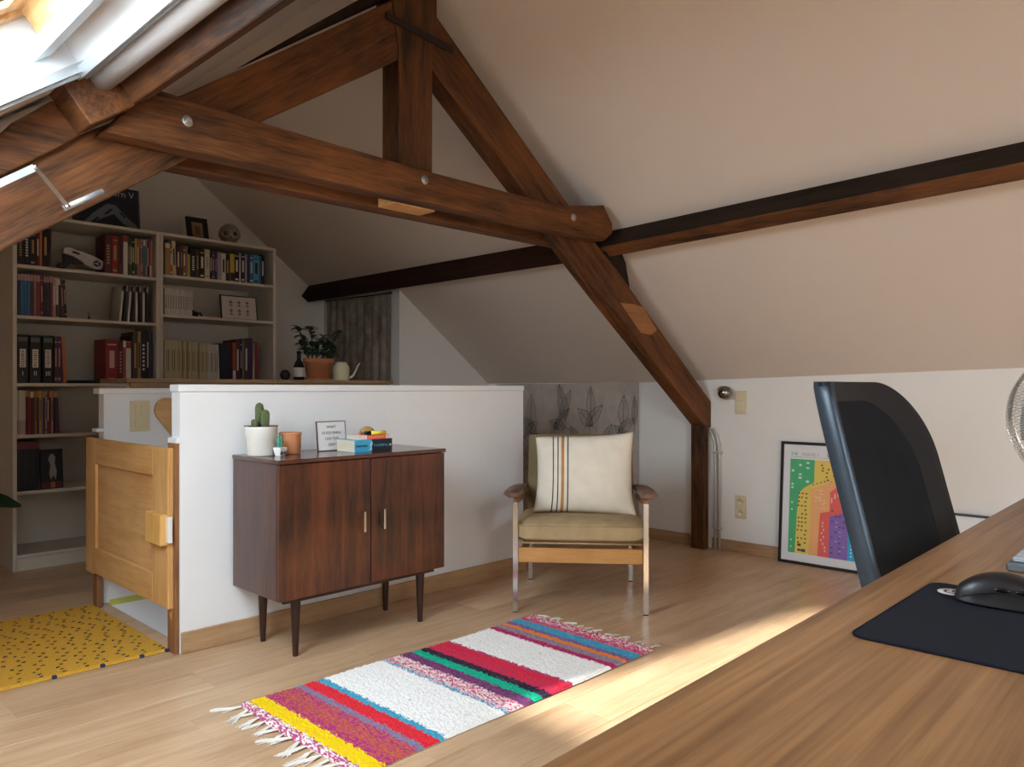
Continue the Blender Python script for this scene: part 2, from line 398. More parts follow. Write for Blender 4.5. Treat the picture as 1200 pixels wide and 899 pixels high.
_nt.links.new(_tr.outputs[0], _mx.inputs[1]); _nt.links.new(_gl.outputs[0], _mx.inputs[2]); _nt.links.new(_mx.outputs[0], _o.inputs[0])
skylight(1, WINS[0][0], WINS[0][1], True); skylight(2, WINS[1][0], WINS[1][1], False)

# ================================================================== timber
tr = thing('roof_truss', 'dark brown timber roof truss with bolted tie beam and centre post', 'roof truss', (2.03, 2.61, 1.8))
OFF = Vector((-2.03, -2.61, -1.8))
def part_prism(name, pts, y0, y1, mat, bevel=.006, label=None, parent=None):
    m = MB(); m.prism([Vector((p[0], y0, p[1]))+OFF for p in pts], (0, y1-y0, 0))
    o = m.build(name, mat, parent or tr, bevel=bevel)
    if label: o['label'] = label
    return o
def along(name, A, B, pts, y0, y1, mat, bevel=.006):
    """prism in XZ whose own X axis follows A->B so that grain runs along it"""
    A = Vector((A[0], 0, A[1])); B = Vector((B[0], 0, B[1])); d = (B-A); L_ = d.length; ang = math.atan2(d.z, d.x)
    c, s = math.cos(-ang), math.sin(-ang); m = MB()
    loc = [Vector(((p[0]-A.x)*c-(p[1]-A.z)*s, y0-y0, (p[0]-A.x)*s+(p[1]-A.z)*c)) for p in pts]
    m.prism(loc, (0, y1-y0, 0)); o = m.build(name, mat, tr, bevel=bevel)
    o.location = Vector((A.x, y0, A.z))+OFF; o.rotation_euler = (0, -ang, 0); return o
along('rafter', (2.1, 2.7), (4.5, .85), [(2.03, 2.76), (2.143, 2.673), (2.651, 2.289), (3.30, 1.81), (3.471, 1.70), (4.497, .952), (4.497, .78), (4.427, .789), (3.343, 1.542), (2.8, 1.935), (2.399, 2.228), (2.03, 2.50)], 2.56, 2.66, BEAM)
along('rafter', (1.95, 2.62), (-.4, .85), [(2.03, 2.72), (1.918, 2.634), (1.425, 2.272), (1.065, 2.014), (.742, 1.80), (-.35, .975), (-.415, .90), (-.415, .72), (-.1, .97), (.55, 1.427), (1.087, 1.808), (1.373, 2.014), (1.952, 2.40), (2.03, 2.46)], 2.56, 2.66, BEAM)
# wedge cleats that carry the purlins
part_prism('purlin_cleat', [(3.34, 1.72), (3.40, 1.85), (3.50, 1.83), (3.56, 1.75), (3.60, 1.61)], 2.562, 2.655, BEAMD)
part_prism('purlin_cleat', [(.75, 1.80), (.675, 1.885), (.638, 1.85), (.57, 1.79), (.545, 1.75), (.33, 1.60), (.33, 1.47), (.70, 1.755)], 2.53, 2.655, BEAM)
part_prism('king_post', [(1.953, 1.93), (2.134, 1.93), (2.134, 2.50), (2.16, 2.66), (2.16, 2.80), (2.04, 2.90), (1.92, 2.80), (1.92, 2.64), (1.953, 2.45)], 2.552, 2.668, BEAMZ, .005)
along('tie_beam', (.8, 1.87), (3.3, 1.87), [(.79, 1.802), (3.225, 1.812), (3.30, 1.865), (3.297, 1.915), (3.22, 2.0), (3.15, 1.985), (2.86, 1.937), (2.05, 1.937), (1.3, 1.955), (.948, 1.972), (.86, 1.89)], 2.46, 2.552, BEAM)
along('tie_beam', (.8, 1.85), (3.3, 1.85), [(.95, 1.80), (3.24, 1.80), (3.28, 1.93), (1.0, 1.93)], 2.668, 2.76, BEAM)
part_prism('spacer_block', [(1.93, 1.803), (2.15, 1.803), (2.15, 1.925), (1.93, 1.925)], 2.555, 2.665, RAW, .002, 'pale freshly sawn block end')
part_prism('iron_strap', [(1.885, 2.545), (1.885, 2.572), (2.245, 2.545), (2.245, 2.512)], 2.540, 2.552, plain('old_iron', '2B2320', .7, .4), .002, 'dark iron strap across the joint')
m = MB(); m.bbox(-.035, -.048, 0, .024, .048, .80, .004)
o = m.build('post', BEAMZ, tr, Vector((4.435, 2.605, 0))+OFF); o.location.z = -1.8
part_prism('dark_gap_strip', [(1.28, 2.18), (2.0, 2.71), (2.0, 2.78), (1.55, 2.41)], 2.60, 2.64, BEAMD, .002)  # dark strip set into the gap between left rafter and ceiling
for bx, bz in ((1.04, 1.896), (2.016, 1.897), (2.972, 1.895)):
    b = MB(); M_ = Matrix.Translation((bx, 2.46, bz)) @ Matrix.Rotation(R(90), 4, 'X')
    b.lathe([(0, .004), (.017, .004), (.019, 0)], seg=16, mat=M_); b.lathe([(0, .012), (.008, .012), (.009, .003)], seg=6, mat=M_, smooth=False)
    b.v = [tuple(Vector(v)+OFF) for v in b.v]; b.build('bolt', plain('zinc_bolt', 'A8A39C', .45, .8), tr)
pale = MB(); A = Vector((3.62, 2.5585, 1.42)); 
pale.prism([(3.50, 2.5585, 1.517), (3.62, 2.5585, 1.520), (3.72, 2.5585, 1.512), (3.865, 2.5585, 1.385), (3.80, 2.5585, 1.352), (3.70, 2.5585, 1.362)], (0, .003, 0))
pale.v = [tuple(Vector(v)+OFF) for v in pale.v]; o = pale.build('bare_patch', wood('bare_patch_wood', '7E5028', 'A97442', 'x', 1.5, .6), tr); o['label'] = 'paler bare wood patch on the right rafter'

def purlin(label, secs, mats):
    """secs: list of (P1,P2,P3) ends; P4 closes"""
    A, B = secs; mid = (A[0]+B[0])/2
    t = thing('purlin', label, 'roof beam', tuple(A[1]))
    q = []
    for s in (A, B):
        p4 = s[0]+(s[2]-s[1]); q.append([p-A[1] for p in (s[0], s[1], s[2], p4)])
    m = MB(); m.add(q[0]+q[1], [(0,1,2,3),(7,6,5,4),(0,4,5,1),(1,5,6,2),(2,6,7,3),(3,7,4,0)])
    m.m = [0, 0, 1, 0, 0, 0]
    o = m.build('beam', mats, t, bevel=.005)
    return t
tv = Vector((-.603, 0, -.798)); dv = Vector((.798, 0, -.603))
def sec(p1, t=.118, wd=.075): p1 = Vector(p1); return (p1, p1+tv*t, p1+tv*t+dv*wd)
def sec_plane(x, y, t=.118, wd=.08): return sec((x, y, zr(x, y)), t, wd)
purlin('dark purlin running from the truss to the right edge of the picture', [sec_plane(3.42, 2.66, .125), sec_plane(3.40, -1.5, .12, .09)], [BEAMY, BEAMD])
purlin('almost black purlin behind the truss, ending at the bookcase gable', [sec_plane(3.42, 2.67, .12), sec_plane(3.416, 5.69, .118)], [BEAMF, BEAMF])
# left purlin (thick) in front of the truss
def lsec(y):
    a = lp(.779+.798*.10, y); n = Vector((.603, 0, -.798)); d = Vector((-.798, 0, -.603))
    return (a, a+n*.125, a+n*.125+d*.10)
s1 = lsec(2.56); s2 = lsec(-1.5)
t = thing('purlin', 'thick reddish purlin beside the roof window at upper left', 'roof beam', tuple(s1[1]))
q = []
for s in (s1, s2):
    p4 = s[0]+(s[2]-s[1]); q.append([p-s1[1] for p in (s[0], s[1], s[2], p4)])
m = MB(); m.add(q[0]+q[1], [(0,1,2,3),(7,6,5,4),(0,4,5,1),(1,5,6,2),(2,6,7,3),(3,7,4,0)]); m.build('beam', BEAMY, t, bevel=.006)
m = MB(); m.prism([Vector((x_, 2.40, z_))-s1[1] for x_, z_ in ((.662, 1.895), (.738, 1.795), (.860, 1.883), (.790, 1.985))], (0, .128, 0)); m.build('end_block', BEAMY, t, bevel=.005)

# lever hanging in front of the left rafter
t = thing('crank_handle', 'silver z-shaped crank handle in front of the left rafter', 'handle', (.30, 2.53, 1.50))
O = Vector((.30, 2.53, 1.50))
def flat(mb, a, b, w_, th=.008):
    a = Vector(a); b = Vector(b); d = (b-a).normalized(); n = Vector((-d.z, 0, d.x))*w_/2
    mb.prism([a+n, b+n, b-n, a-n], (0, -th, 0))
pts = [(.33, 2.44, 1.452), (.604, 2.44, 1.652), (.684, 2.44, 1.556), (.782, 2.44, 1.620)]
pts = [Vector(p)-O for p in pts]
m = MB(); flat(m, pts[0], pts[1], .019); m.box(-.0, -.09, -.045, .02, 0, -.025); m.build('handle_rod', ALU, t)
m = MB(); flat(m, pts[1]+Vector((0,-.009,0)), pts[2]+Vector((0,-.009,0)), .012, .006); m.build('crank_arm', CHROME, t)
m = MB(); m.tube([pts[2]+Vector((-.005, 0, -.003)), pts[3]], .0085, 12); m.build('grip', ALU, t)
for p in (pts[1], pts[2]): m = MB(); m.tube([p+Vector((0, .004, 0)), p+Vector((0, -.02, 0))], .006, 10); m.build('pivot_pin', CHROME, t)

# ================================================================== bookcases
def bookcase(x0, shelves, label, plinth=True, top=2.04, h0=0.0):
    t = thing('bookcase', label, 'bookcase', (x0, 5.04, 0)); W_ = .809; D_ = .38
    m = MB(); m.bbox(0, 0, 0, .021, D_, top-.002, .0015); m.build('side_panel', SHELFW, t)
    m = MB(); m.bbox(W_-.021, 0, 0, W_, D_, top-.002, .0015); m.build('side_panel', SHELFW, t)
    m = MB(); m.box(.021, D_-.008, .07, W_-.021, D_-.002, top-.02); m.build('back_panel', SHELFW, t)
    m = MB(); m.bbox(.021, 0, top-.018, W_-.021, D_-.01, top, .0015); m.build('top_panel', SHELFW, t)
    m = MB(); m.box(.021, .012, 0, W_-.021, .03, .070); m.build('plinth', SHELFW, t)
    for z in shelves:
        m = MB(); m.bbox(.022, .003, z-.018, W_-.022, D_-.01, z, .0015); m.build('shelf', SHELFW, t)
    return t
bookcase(1.143, [.091, .451, .774, 1.069, 1.455, 1.745], 'tall white bookcase on the left, holding binders and comics')
bookcase(1.953, [.091, .451, .774, 1.069, 1.516, 1.773], 'tall white bookcase on the right, with a skull on top')

ORD = ['first', 'second', 'third', 'fourth', 'fifth', 'sixth', 'seventh', 'eighth', 'ninth', 'tenth', 'eleventh', 'twelfth', 'thirteenth', 'fourteenth', 'fifteenth', 'sixteenth', 'seventeenth', 'eighteenth', 'nineteenth', 'twentieth', 'twenty-first', 'twenty-second', 'twenty-third', 'twenty-fourth', 'twenty-fifth', 'twenty-sixth']
PAL = dict(navy='161C2E', black='121214', maroon='571F24', red='8E2028', white='C9C3BB', cream='C4B893', brown='4B3424', green='35523F', yellow='C4A33B', grey='77736E', blue='2C5F8E', sky='4E92B4', orange='B4622E', purple='3E2B55', pink='B98588', tan='9C8258', lavender='9A8DA3', teal='2E6D6C', coral='A5483A')
def cover(c): return plain('cover_'+c, PAL[c], .5, vary=.12, bscale=35)
INK = plain('spine_print', 'D8D0C2', .6); INKD = plain('spine_print_dark', '241F1E', .6); GOLD = plain('spine_gold', 'A98B4B', .5)
def book_mesh(w_, h, d, band):
    b = MB(); c = .0022 if w_ > .012 else .0012
    b.box(0, .002, 0, c, d, h); b.box(w_-c, .002, 0, w_, d, h)
    b.bbox(0, 0, 0, w_, .004, h, .0009)
    b.box(c, .004, .003, w_-c, d-.004, h-.004, 1)
    e = -.0004
    if band == 'head': b.box(.0006, e, h*.84, w_-.0006, .001, h*.985, 2)
    elif band == 'title': b.box(w_*.3, e, h*.30, w_*.7, .001, h*.78, 2)
    elif band == 'two': b.box(w_*.15, e, h*.86, w_*.85, .001, h*.89, 2); b.box(w_*.3, e, h*.35, w_*.7, .001, h*.74, 2); b.box(w_*.2, e, h*.06, w_*.8, .001, h*.12, 2)
    elif band == 'dots':
        for q in range(7): b.box(w_*.3, e, h*(.25+q*.075), w_*.7, .001, h*(.29+q*.075), 2)
    elif band == 'foot': b.box(.001, e, h*.02, w_-.001, .001, h*.32, 2)
    return b
def shelf_books(x, z, spec, where, group, yf=5.055, cat='book', nm='book', sz=None):
    """spec: list of (colour, width, height, depth, band, ink, lean degrees, kind) ; labels single each out by colour and order"""
    tot = {}
    for s in spec: tot[s[0]] = tot.get(s[0], 0)+1
    cnt = {}
    for s in spec:
        c, w_, h, d, band, ink, lean = s[:7]; word = s[7] if len(s) > 7 else 'book'
        cnt[c] = cnt.get(c, 0)+1
        o = book_mesh(w_, h, d, band).build(nm, [cover(c), PAGE, ink], None, (x, yf+random.uniform(0, .006), z+.0005+(w_*math.sin(abs(R(lean))) if lean < 0 else 0)), (0, R(lean), 0))
        th = 'thick ' if w_ > .035 else ('thin ' if w_ < .012 else '')
        if tot[c] == 1: lab = '%s%s %s standing on the %s' % (th, c, word, where)
        else: lab = '%s%s %s, %s %s one from left, %s' % (th, c, word, ORD[cnt[c]-1], c, where)
        tag(o, lab, cat, group)
        x += w_*math.cos(R(lean))+.0012 if abs(lean) < 1 else w_/math.cos(R(lean))+.0012
    return x
LB = 'of left bookcase'; RB = 'of right bookcase'
# --- left bookcase, top shelf
shelf_books(1.170, 1.745, [('navy',.03,.20,.15,'dots',GOLD,0),('black',.03,.20,.15,'dots',INK,0),('navy',.03,.2,.15,'two',GOLD,0),('maroon',.016,.2,.15,'title',INK,0),('orange',.014,.205,.15,'',INK,0),('black',.030,.222,.17,'title',GOLD,0),('brown',.010,.225,.17,'',INK,1.5)], 'top shelf '+LB, 'books at the left of the top shelf')
shelf_books(1.632, 1.745, [('maroon',.038,.235,.17,'dots',GOLD,0),('red',.036,.236,.17,'two',GOLD,0),('maroon',.028,.236,.17,'title',INKD,0),('white',.026,.244,.17,'head',plain('ink_red','9A2F33'),0),('brown',.012,.236,.16,'title',GOLD,0),('green',.012,.232,.16,'title',INK,0),('black',.013,.24,.16,'two',INK,0),('yellow',.012,.235,.16,'foot',INKD,0),('grey',.012,.238,.16,'title',INK,0),('orange',.011,.23,.16,'title',INKD,0),('lavender',.012,.24,.16,'two',INKD,0),('teal',.012,.235,.16,'head',INK,0),('pink',.010,.24,.16,'title',INKD,0),('purple',.012,.235,.16,'title',INK,0),('coral',.010,.236,.16,'foot',INK,0),('tan',.009,.23,.16,'',INK,0)], 'top shelf right end '+LB, 'books at the right of the top shelf')
# --- second shelf: comics with pink heads, thin leaning white spines
PH = plain('ink_pinkhead', 'B58A88')
sp = [('navy',.014,.236,.15,'head',PH,0),('blue',.0155,.24,.15,'head',PH,0),('blue',.0155,.238,.15,'head',PH,0),('blue',.0155,.24,.15,'head',PH,0),('maroon',.014,.238,.15,'head',PH,0),('grey',.014,.24,.15,'head',PH,0),('red',.018,.238,.15,'head',PH,0),('maroon',.015,.24,.15,'two',PH,0),('black',.014,.236,.15,'head',PH,0),('purple',.015,.238,.15,'head',PH,0),('maroon',.014,.24,.15,'head',PH,0),('pink',.014,.234,.15,'title',INK,0),('white',.015,.232,.15,'foot',INKD,0),('black',.015,.228,.15,'head',INK,-1.6),('brown',.014,.226,.15,'title',PH,-2.2),('black',.014,.224,.15,'two',PH,-3)]
shelf_books(1.170, 1.455, sp, 'second shelf '+LB, 'comic volumes with pink headed spines', nm='comic_book')
sp = [('black',.012,.236,.17,'',INK,7),('white',.014,.232,.17,'head',PH,6)]
x = 1.712
for i, ln in enumerate((5, 4.5, 4, 2, 0, 0, 0, 0)):
    o = book_mesh(.013, .226, .17, 'head').build('comic_book', [cover('black' if i % 2 else 'white'), PAGE, PH if i % 2 else INKD], None, (x, 5.056, 1.4555), (0, R(ln), 0))
    tag(o, '%s comic, %s from left of the leaning row, second shelf %s' % ('thin black' if i % 2 else 'thin white', ORD[i], LB), 'book', 'leaning comics at the right of the second shelf'); x += .0245 if i < 4 else .0215
# --- third shelf: three binders
for i, (n, xx) in enumerate((('I', 1.168), ('II', 1.231), ('III', 1.296))):
    t = thing('binder', 'black binder numbered %s in white, third shelf %s' % (n, LB), 'binder', (xx, 5.06, 1.0695), 0, 'black binders')
    m = MB(); m.bbox(0, 0, 0, .058, .2, .277, .003); m.build('cover', BLACK, t)
    m = MB(); m.box(.006, -.001, .236, .052, .001, .262); m.build('band', plain('binder_band', '5B5A5C', .5), t)
    m = MB(); m.box(.014, -.001, .090, .044, .001, .195); m.build('spine_label', plain('binder_label', 'CFC8BB', .6), t)
    m = MB(); random.seed(i)
    for q in range(8): m.box(.019+random.random()*.003, -.0016, .097+q*.0118, .039-random.random()*.004, -.0004, .0995+q*.0118+random.random()*.003)
    tag(m.build('print_marks', INKD, t), kind='stuff')
    for q in range(2): pass
    lettering(n, .036, plain('binder_ink', 'D8D4CC', .6), t, (.029, -.0006, .044), (R(90), 0, 0), 'numeral', 'CENTER')
random.seed(11)
shelf_books(1.357, 1.069, [('maroon',.016,.275,.17,'two',PH,0),('purple',.018,.275,.17,'two',PH,0),('maroon',.012,.27,.17,'',PH,0),('orange',.016,.272,.19,'',INK,-3)], 'third shelf '+LB, 'tall books beside the binders')
t = thing('tray', 'flat black tray lying on the third shelf of the left bookcase', 'tray', (1.455, 5.06, 1.0695)); m = MB(); m.bbox(0, 0, 0, .165, .2, .012, .002); m.build('tray_base', BLACK, t)
m = MB(); m.box(0, 0, .012, .165, .005, .018); m.box(0, .195, .012, .165, .2, .018); m.box(0, .005, .012, .005, .195, .018); m.box(.16, .005, .012, .165, .195, .018); m.build('tray_rim', BLACK, t)
shelf_books(1.636, 1.069, [('red',.072,.273,.21,'two',plain('ink_pale','C9A6A0'),0),('maroon',.026,.268,.18,'dots',PH,0),('coral',.016,.268,.18,'head',INK,0),('white',.030,.262,.18,'head',plain('ink_red','9A2F33'),0),('black',.010,.30,.20,'',INK,0),('brown',.026,.325,.21,'title',GOLD,0),('tan',.018,.33,.21,'title',INKD,0),('navy',.032,.335,.21,'dots',INK,0),('black',.016,.338,.21,'title',INK,0),('purple',.014,.33,.2,'',INK,0)], 'third shelf right end '+LB, 'hardbacks at the right of the third shelf')
# --- fourth shelf
x = 1.168; sp = [('white',.0075,.253,.17,'foot',PH,0)]*5+[('maroon',.012,.258,.17,'head',GOLD,0)]+[('red',.010,.252,.17,'head',GOLD,0),('maroon',.011,.25,.17,'head',INK,0),('brown',.009,.254,.17,'head',GOLD,0),('orange',.008,.25,.17,'title',INKD,0),('purple',.011,.252,.17,'head',GOLD,0),('yellow',.008,.255,.17,'title',INKD,0),('grey',.009,.252,.17,'head',GOLD,0),('maroon',.010,.25,.17,'head',GOLD,0),('lavender',.009,.252,.17,'two',INKD,0),('red',.009,.25,.17,'title',INK,0),('brown',.010,.252,.17,'head',GOLD,0),('pink',.009,.25,.17,'title',INKD,0),('black',.009,.252,.17,'head',GOLD,0),('maroon',.010,.25,.17,'head',GOLD,-1.5),('purple',.010,.25,.17,'head',GOLD,-2)]
shelf_books(x, .774, sp, 'fourth shelf '+LB, 'magazines on the fourth shelf', nm='magazine', cat='magazine')
# --- fifth shelf
x = 1.168
for i in range(9):
    o = book_mesh(.0118, .285, .15, 'head').build('comic_book', [cover('black' if i % 3 else 'navy'), PAGE, plain('ink_rose', '7F3E49')], None, (x, 5.056, .4515))
    tag(o, 'black comic volume, pink spine head, %s from left, fifth shelf of left bookcase' % ORD[i], 'book', 'identical black comic volumes on the fifth shelf'); x += .0126
t = thing('picture_book', 'face-out book with a pale figure on its dark cover, fifth shelf', 'book', (1.290, 5.065, .4515))
TL_ = Matrix.Rotation(R(-6), 4, 'X')
m = MB(); m.bbox(0, 0, 0, .118, .02, .232, .0015, mat=TL_); m.build('cover', BLACK, t)
m = MB(); m.prism([(.050,-.001,.20),(.066,-.001,.205),(.078,-.001,.185),(.074,-.001,.15),(.084,-.001,.10),(.078,-.001,.05),(.066,-.001,.08),(.052,-.001,.05),(.044,-.001,.09),(.052,-.001,.14),(.040,-.001,.17)], (0, -.001, 0)); m.v = [tuple(TL_ @ Vector(v)) for v in m.v]; m.build('cover_figure', plain('pale_figure', '8F8A88', .6), t)
m = MB(); m.box(.004, -.002, .006, .05, 0, .04, mat=TL_); m.build('cover_stripe', cover('maroon'), t)
m = MB(); m.box(.052, -.002, .006, .074, 0, .04, mat=TL_); m.build('cover_stripe', cover('orange'), t)
m = MB(); m.box(.076, -.002, .006, .112, 0, .04, mat=TL_); m.build('cover_stripe', cover('maroon'), t)
# toy blaster on top shelf
t = thing('toy_blaster', 'white and black toy foam blaster propped on the top shelf', 'toy', (1.40, 5.09, 1.7455))
Rb = Matrix.Translation((.012, 0, .098)) @ Matrix.Rotation(R(13), 4, 'Y')
m = MB(); m.prism([(0,0,.0),(0,0,.035),(.02,0,.045),(.16,0,.043),(.225,0,.025),(.228,0,-.022),(.20,0,-.035),(.13,0,-.03),(.11,0,-.012),(.06,0,0)], (0, .045, 0)); m.v = [tuple(Rb @ Vector(v)) for v in m.v]; m.build('body', plain('toy_white', 'B9B3B4', .5), t, bevel=.004)
m = MB(); m.prism([(.005,.008,.0),(.055,.008,-.002),(.125,.008,-.02),(.10,.008,-.028),(.078,.008,-.042),(.064,.008,-.035),(.056,.008,-.05),(.03,.008,-.085),(-.01,.008,-.090),(-.008,.008,-.065),(.018,.008,-.05)], (0, .03, 0)); m.v = [tuple(Rb @ Vector(v)) for v in m.v]; m.build('grip', BLACK, t, bevel=.003)
m = MB(); m.lathe([(0, .002), (.019, .002), (.019, 0)], seg=20, mat=Rb @ Matrix.Translation((.190, 0, .0)) @ Matrix.Rotation(R(90), 4, 'X')); m.build('emblem', BLACK, t)
m = MB(); MM = Rb @ Matrix.Translation((.190, -.003, .0))
for a in (20, 140, 260):
    m.add([MM @ Matrix.Rotation(R(a), 4, 'Y') @ Vector(p) for p in ((-.003,0,0),(.003,0,0),(.004,0,.014),(-.004,0,.014))], [(0,1,2,3)])
m.build('emblem_mark', plain('toy_white', 'B9B3B4', .5), t)
m = MB(); m.box(.045, -.001, .018, .085, .001, .030, mat=Rb); m.build('print_band', INKD, t)
t = thing('figurine', 'tiny pale figurine standing alone on the second shelf', 'figurine', (1.556, 5.10, 1.4555))
m = MB(); m.lathe([(0,0),(.009,0),(.010,.004),(.006,.01),(.006,.018),(.0,.02)], seg=12); m.build('base', plain('fig_base', '5B4B3A', .7), t)
m = MB(); m.lathe([(0,.018),(.006,.02),(.004,.03),(.008,.036),(.006,.045),(0,.049)], seg=12); m.build('body', plain('fig_pale', 'A79F92', .6), t)
# --- right bookcase
sp = [('tan',.026,.205,.16,'head',INK,0),('orange',.016,.19,.16,'two',INK,0),('cream',.020,.222,.17,'title',INKD,-2),('maroon',.018,.2,.16,'title',INK,0),('green',.014,.2,.16,'title',GOLD,0),('coral',.016,.2,.16,'two',INK,0),('grey',.010,.2,.16,'',INK,0),('yellow',.012,.15,.14,'',INK,0),('black',.034,.19,.16,'dots',INK,0),('brown',.018,.19,.16,'title',GOLD,0),('black',.030,.195,.16,'two',INK,0),('cream',.030,.2,.16,'two',PH,0),('black',.012,.185,.16,'title',INK,0),('purple',.016,.185,.16,'two',PH,0),('navy',.012,.185,.16,'title',PH,0),('lavender',.024,.19,.16,'',INK,0),('white',.026,.186,.16,'title',INKD,0),('black',.026,.182,.16,'title',GOLD,0),('yellow',.026,.19,.16,'foot',INKD,0),('black',.030,.205,.17,'two',INK,0),('white',.008,.205,.17,'',INK,0),('navy',.024,.204,.17,'two',INK,0),('lavender',.014,.2,.17,'',INK,0),('navy',.014,.2,.17,'',INK,0),('blue',.022,.205,.17,'two',INK,0),('sky',.038,.2,.17,'two',INKD,0),('blue',.012,.2,.17,'',INK,0),('black',.024,.212,.18,'title',INK,0)]
tot = sum(s[1]+.0012 for s in sp); k = (.70/tot); sp = [(s[0], s[1]*k)+s[2:] for s in sp]
shelf_books(1.992, 1.773, sp, 'top shelf '+RB, 'novels on the top shelf of the right bookcase')
for i in range(11):
    b = book_mesh(.0155, .168, .12, 'dots'); o = b.build('comic_book', [cover('white'), PAGE, INKD], None, (1.99+i*.0163, 5.056+random.random()*.004, 1.5165))
    tag(o, 'small white comic volume, %s from left, second shelf of right bookcase' % ORD[i], 'book', 'identical white comic volumes on the second shelf')
t = thing('toy_robot', 'small dark toy lying beside the white comic volumes', 'toy', (2.205, 5.09, 1.5165))
m = MB(); m.sphere((0,0,.018), .018, 1.3, .8, 1); m.sphere((-.018,0,.036), .010); m.build('body', BLACK, t)
m = MB(); m.tube([(0.01,0,.02),(.03,0,.028),(.042,0,.004)], .006); m.tube([(-.01,-.012,.02),(.0,-.02,.005)], .006); m.build('limbs', BLACK, t)
t = thing('framed_picture', 'thin black frame with six small drawings, on the second shelf', 'framed picture', (2.385, 5.09, 1.5165))
Mt = Matrix.Rotation(R(-8), 4, 'X')
def frame(t, w_, h, b, mat_, back, th=.014, Mt=Mt):
    m = MB()
    m.box(0, 0, 0, b, th, h, mat=Mt); m.box(w_-b, 0, 0, w_, th, h, mat=Mt); m.box(b, 0, 0, w_-b, th, b, mat=Mt); m.box(b, 0, h-b, w_-b, th, h, mat=Mt); m.build('frame', mat_, t)
    m = MB(); m.box(b, th*.45, b, w_-b, th*.8, h-b, mat=Mt); m.build('backing', back, t)
frame(t, .265, .17, .006, BLACK, plain('mat_paper', 'C6B9B0', .8))
m = MB()
for i in range(3):
    for j in range(2):
        cx, cz = .075+i*.06, .055+j*.06
        m.box(cx-.002, .004, cz-.022, cx+.002, .0062, cz+.02, mat=Mt); m.box(cx-.014, .004, cz-.018, cx+.014, .0062, cz-.014, mat=Mt); m.box(cx-.012, .004, cz+.004, cx+.012, .0062, cz+.010, mat=Mt); m.box(cx-.006, .004, cz+.012, cx+.006, .0062, cz+.017, mat=Mt)
tag(m.build('drawings', plain('draw_ink', '6E5A55', .8), t), kind='stuff')
# third shelf: yellowed magazines then dark books
x = 1.988
for i in range(34):
    c = 'cream' if i < 9 else ('tan' if i in (10, 13, 20) else 'cream'); 
    if i > 25: c = 'white'
    wv = random.uniform(.008, .0122)
    o = book_mesh(wv, .285-i*.0006+random.uniform(-.002, .002), .19, 'title' if i % 3 else '').build('magazine', [cover(c), PAGE, plain('ink_tan', '7E6A45')], None, (x, 5.056+random.random()*.005, 1.0695), (0, R(0 if i < 28 else -(i-27)*.35), 0))
    tag(o, 'thin %s magazine, %s of its colour from left, third shelf of right bookcase' % (('greyish white', ORD[i-26]) if c == 'white' else ('yellowed', ORD[i])), 'magazine', 'greyish magazines on the third shelf' if c == 'white' else 'yellowed magazines on the third shelf'); x += wv+.0008
shelf_books(x+.008, 1.0695, [('navy',.075,.272,.2,'',INK,-3)], 'third shelf '+RB, 'dark books on the third shelf')
shelf_books(x+.090, 1.0695, [('coral',.022,.285,.2,'foot',INK,0),('maroon',.026,.30,.2,'title',INK,0),('black',.018,.302,.2,'two',PH,0),('grey',.018,.304,.2,'',INK,0),('purple',.022,.306,.2,'title',INK,0),('blue',.030,.312,.2,'title',INK,0)][:1]+[('maroon',.026,.306,.2,'title',INK,0),('black',.018,.31,.2,'two',PH,0),('grey',.012,.312,.2,'',INK,0),('brown',.030,.316,.2,'title',INK,0),('purple',.03,.32,.2,'',INK,0),('cream',.012,.29,.2,'',INK,2),('red',.022,.295,.2,'',INK,0)], 'third shelf right end '+RB, 'dark books on the third shelf')
# on top of the bookcases
t = thing('space_poster', 'dark blue rocket poster standing on top of the left bookcase', 'poster', (1.50, 5.22, 2.0405))
Mt2 = Matrix.Rotation(R(-6), 4, 'X')
m = MB(); m.box(0, 0, 0, .40, .008, .29, mat=Mt2); m.build('board', plain('poster_navy', '1B2536', .45), t)
m = MB(); m.box(.392, -.001, 0, .398, 0, .288, mat=Mt2); m.build('white_margin', plain('poster_margin', '5A6470', .5), t)
m = MB(); m.prism([(.06,-.002,.03),(.12,-.002,.10),(.20,-.002,.17),(.25,-.002,.17),(.33,-.002,.09),(.375,-.002,.055),(.385,-.002,.02),(.30,-.002,.05),(.24,-.002,.11),(.15,-.002,.06),(.08,-.002,.01)], (0,.001,0)); m.v = [tuple(Mt2 @ Vector(v)) for v in m.v]; m.build('rocket_picture', plain('poster_rocket', '6C7582', .5), t)
m = MB()
for (a, b2) in (((.10,.035),(.14,.075)), ((.18,.10),(.22,.14)), ((.27,.125),(.30,.095))):
    m.prism([(a[0],-.003,a[1]),(a[0]+.018,-.003,a[1]),(b2[0]+.018,-.003,b2[1]),(b2[0],-.003,b2[1])], (0,.001,0))
m.v = [tuple(Mt2 @ Vector(v)) for v in m.v]; tag(m.build('rocket_bands', plain('poster_dark', '1A2029', .5), t), kind='stuff')
lettering('Saturn V', .058, plain('poster_ink', 'B9BEC6', .6), t, (.165, .022, .228), (R(84), 0, 0), 'lettering')
t = thing('framed_picture', 'small thick black frame leaning on top of the right bookcase', 'framed picture', (2.205, 5.20, 2.0405), R(0))
Mf = Matrix.Rotation(R(-14), 4, 'X') @ Matrix.Rotation(R(0), 4, 'Y')
frame(t, .145, .18, .032, plain('frame_black', '17120F', .5), plain('frame_art', '8A7A5C', .7), .02, Mf)
m = MB(); m.box(.056, .008, .06, .090, .0095, .12, mat=Mf); m.build('inner_picture', plain('frame_art2', '7A4A32', .7), t)
t = thing('skull', 'decorated grey skull ornament on top of the right bookcase', 'ornament', (2.492, 5.20, 2.0405), R(-20))
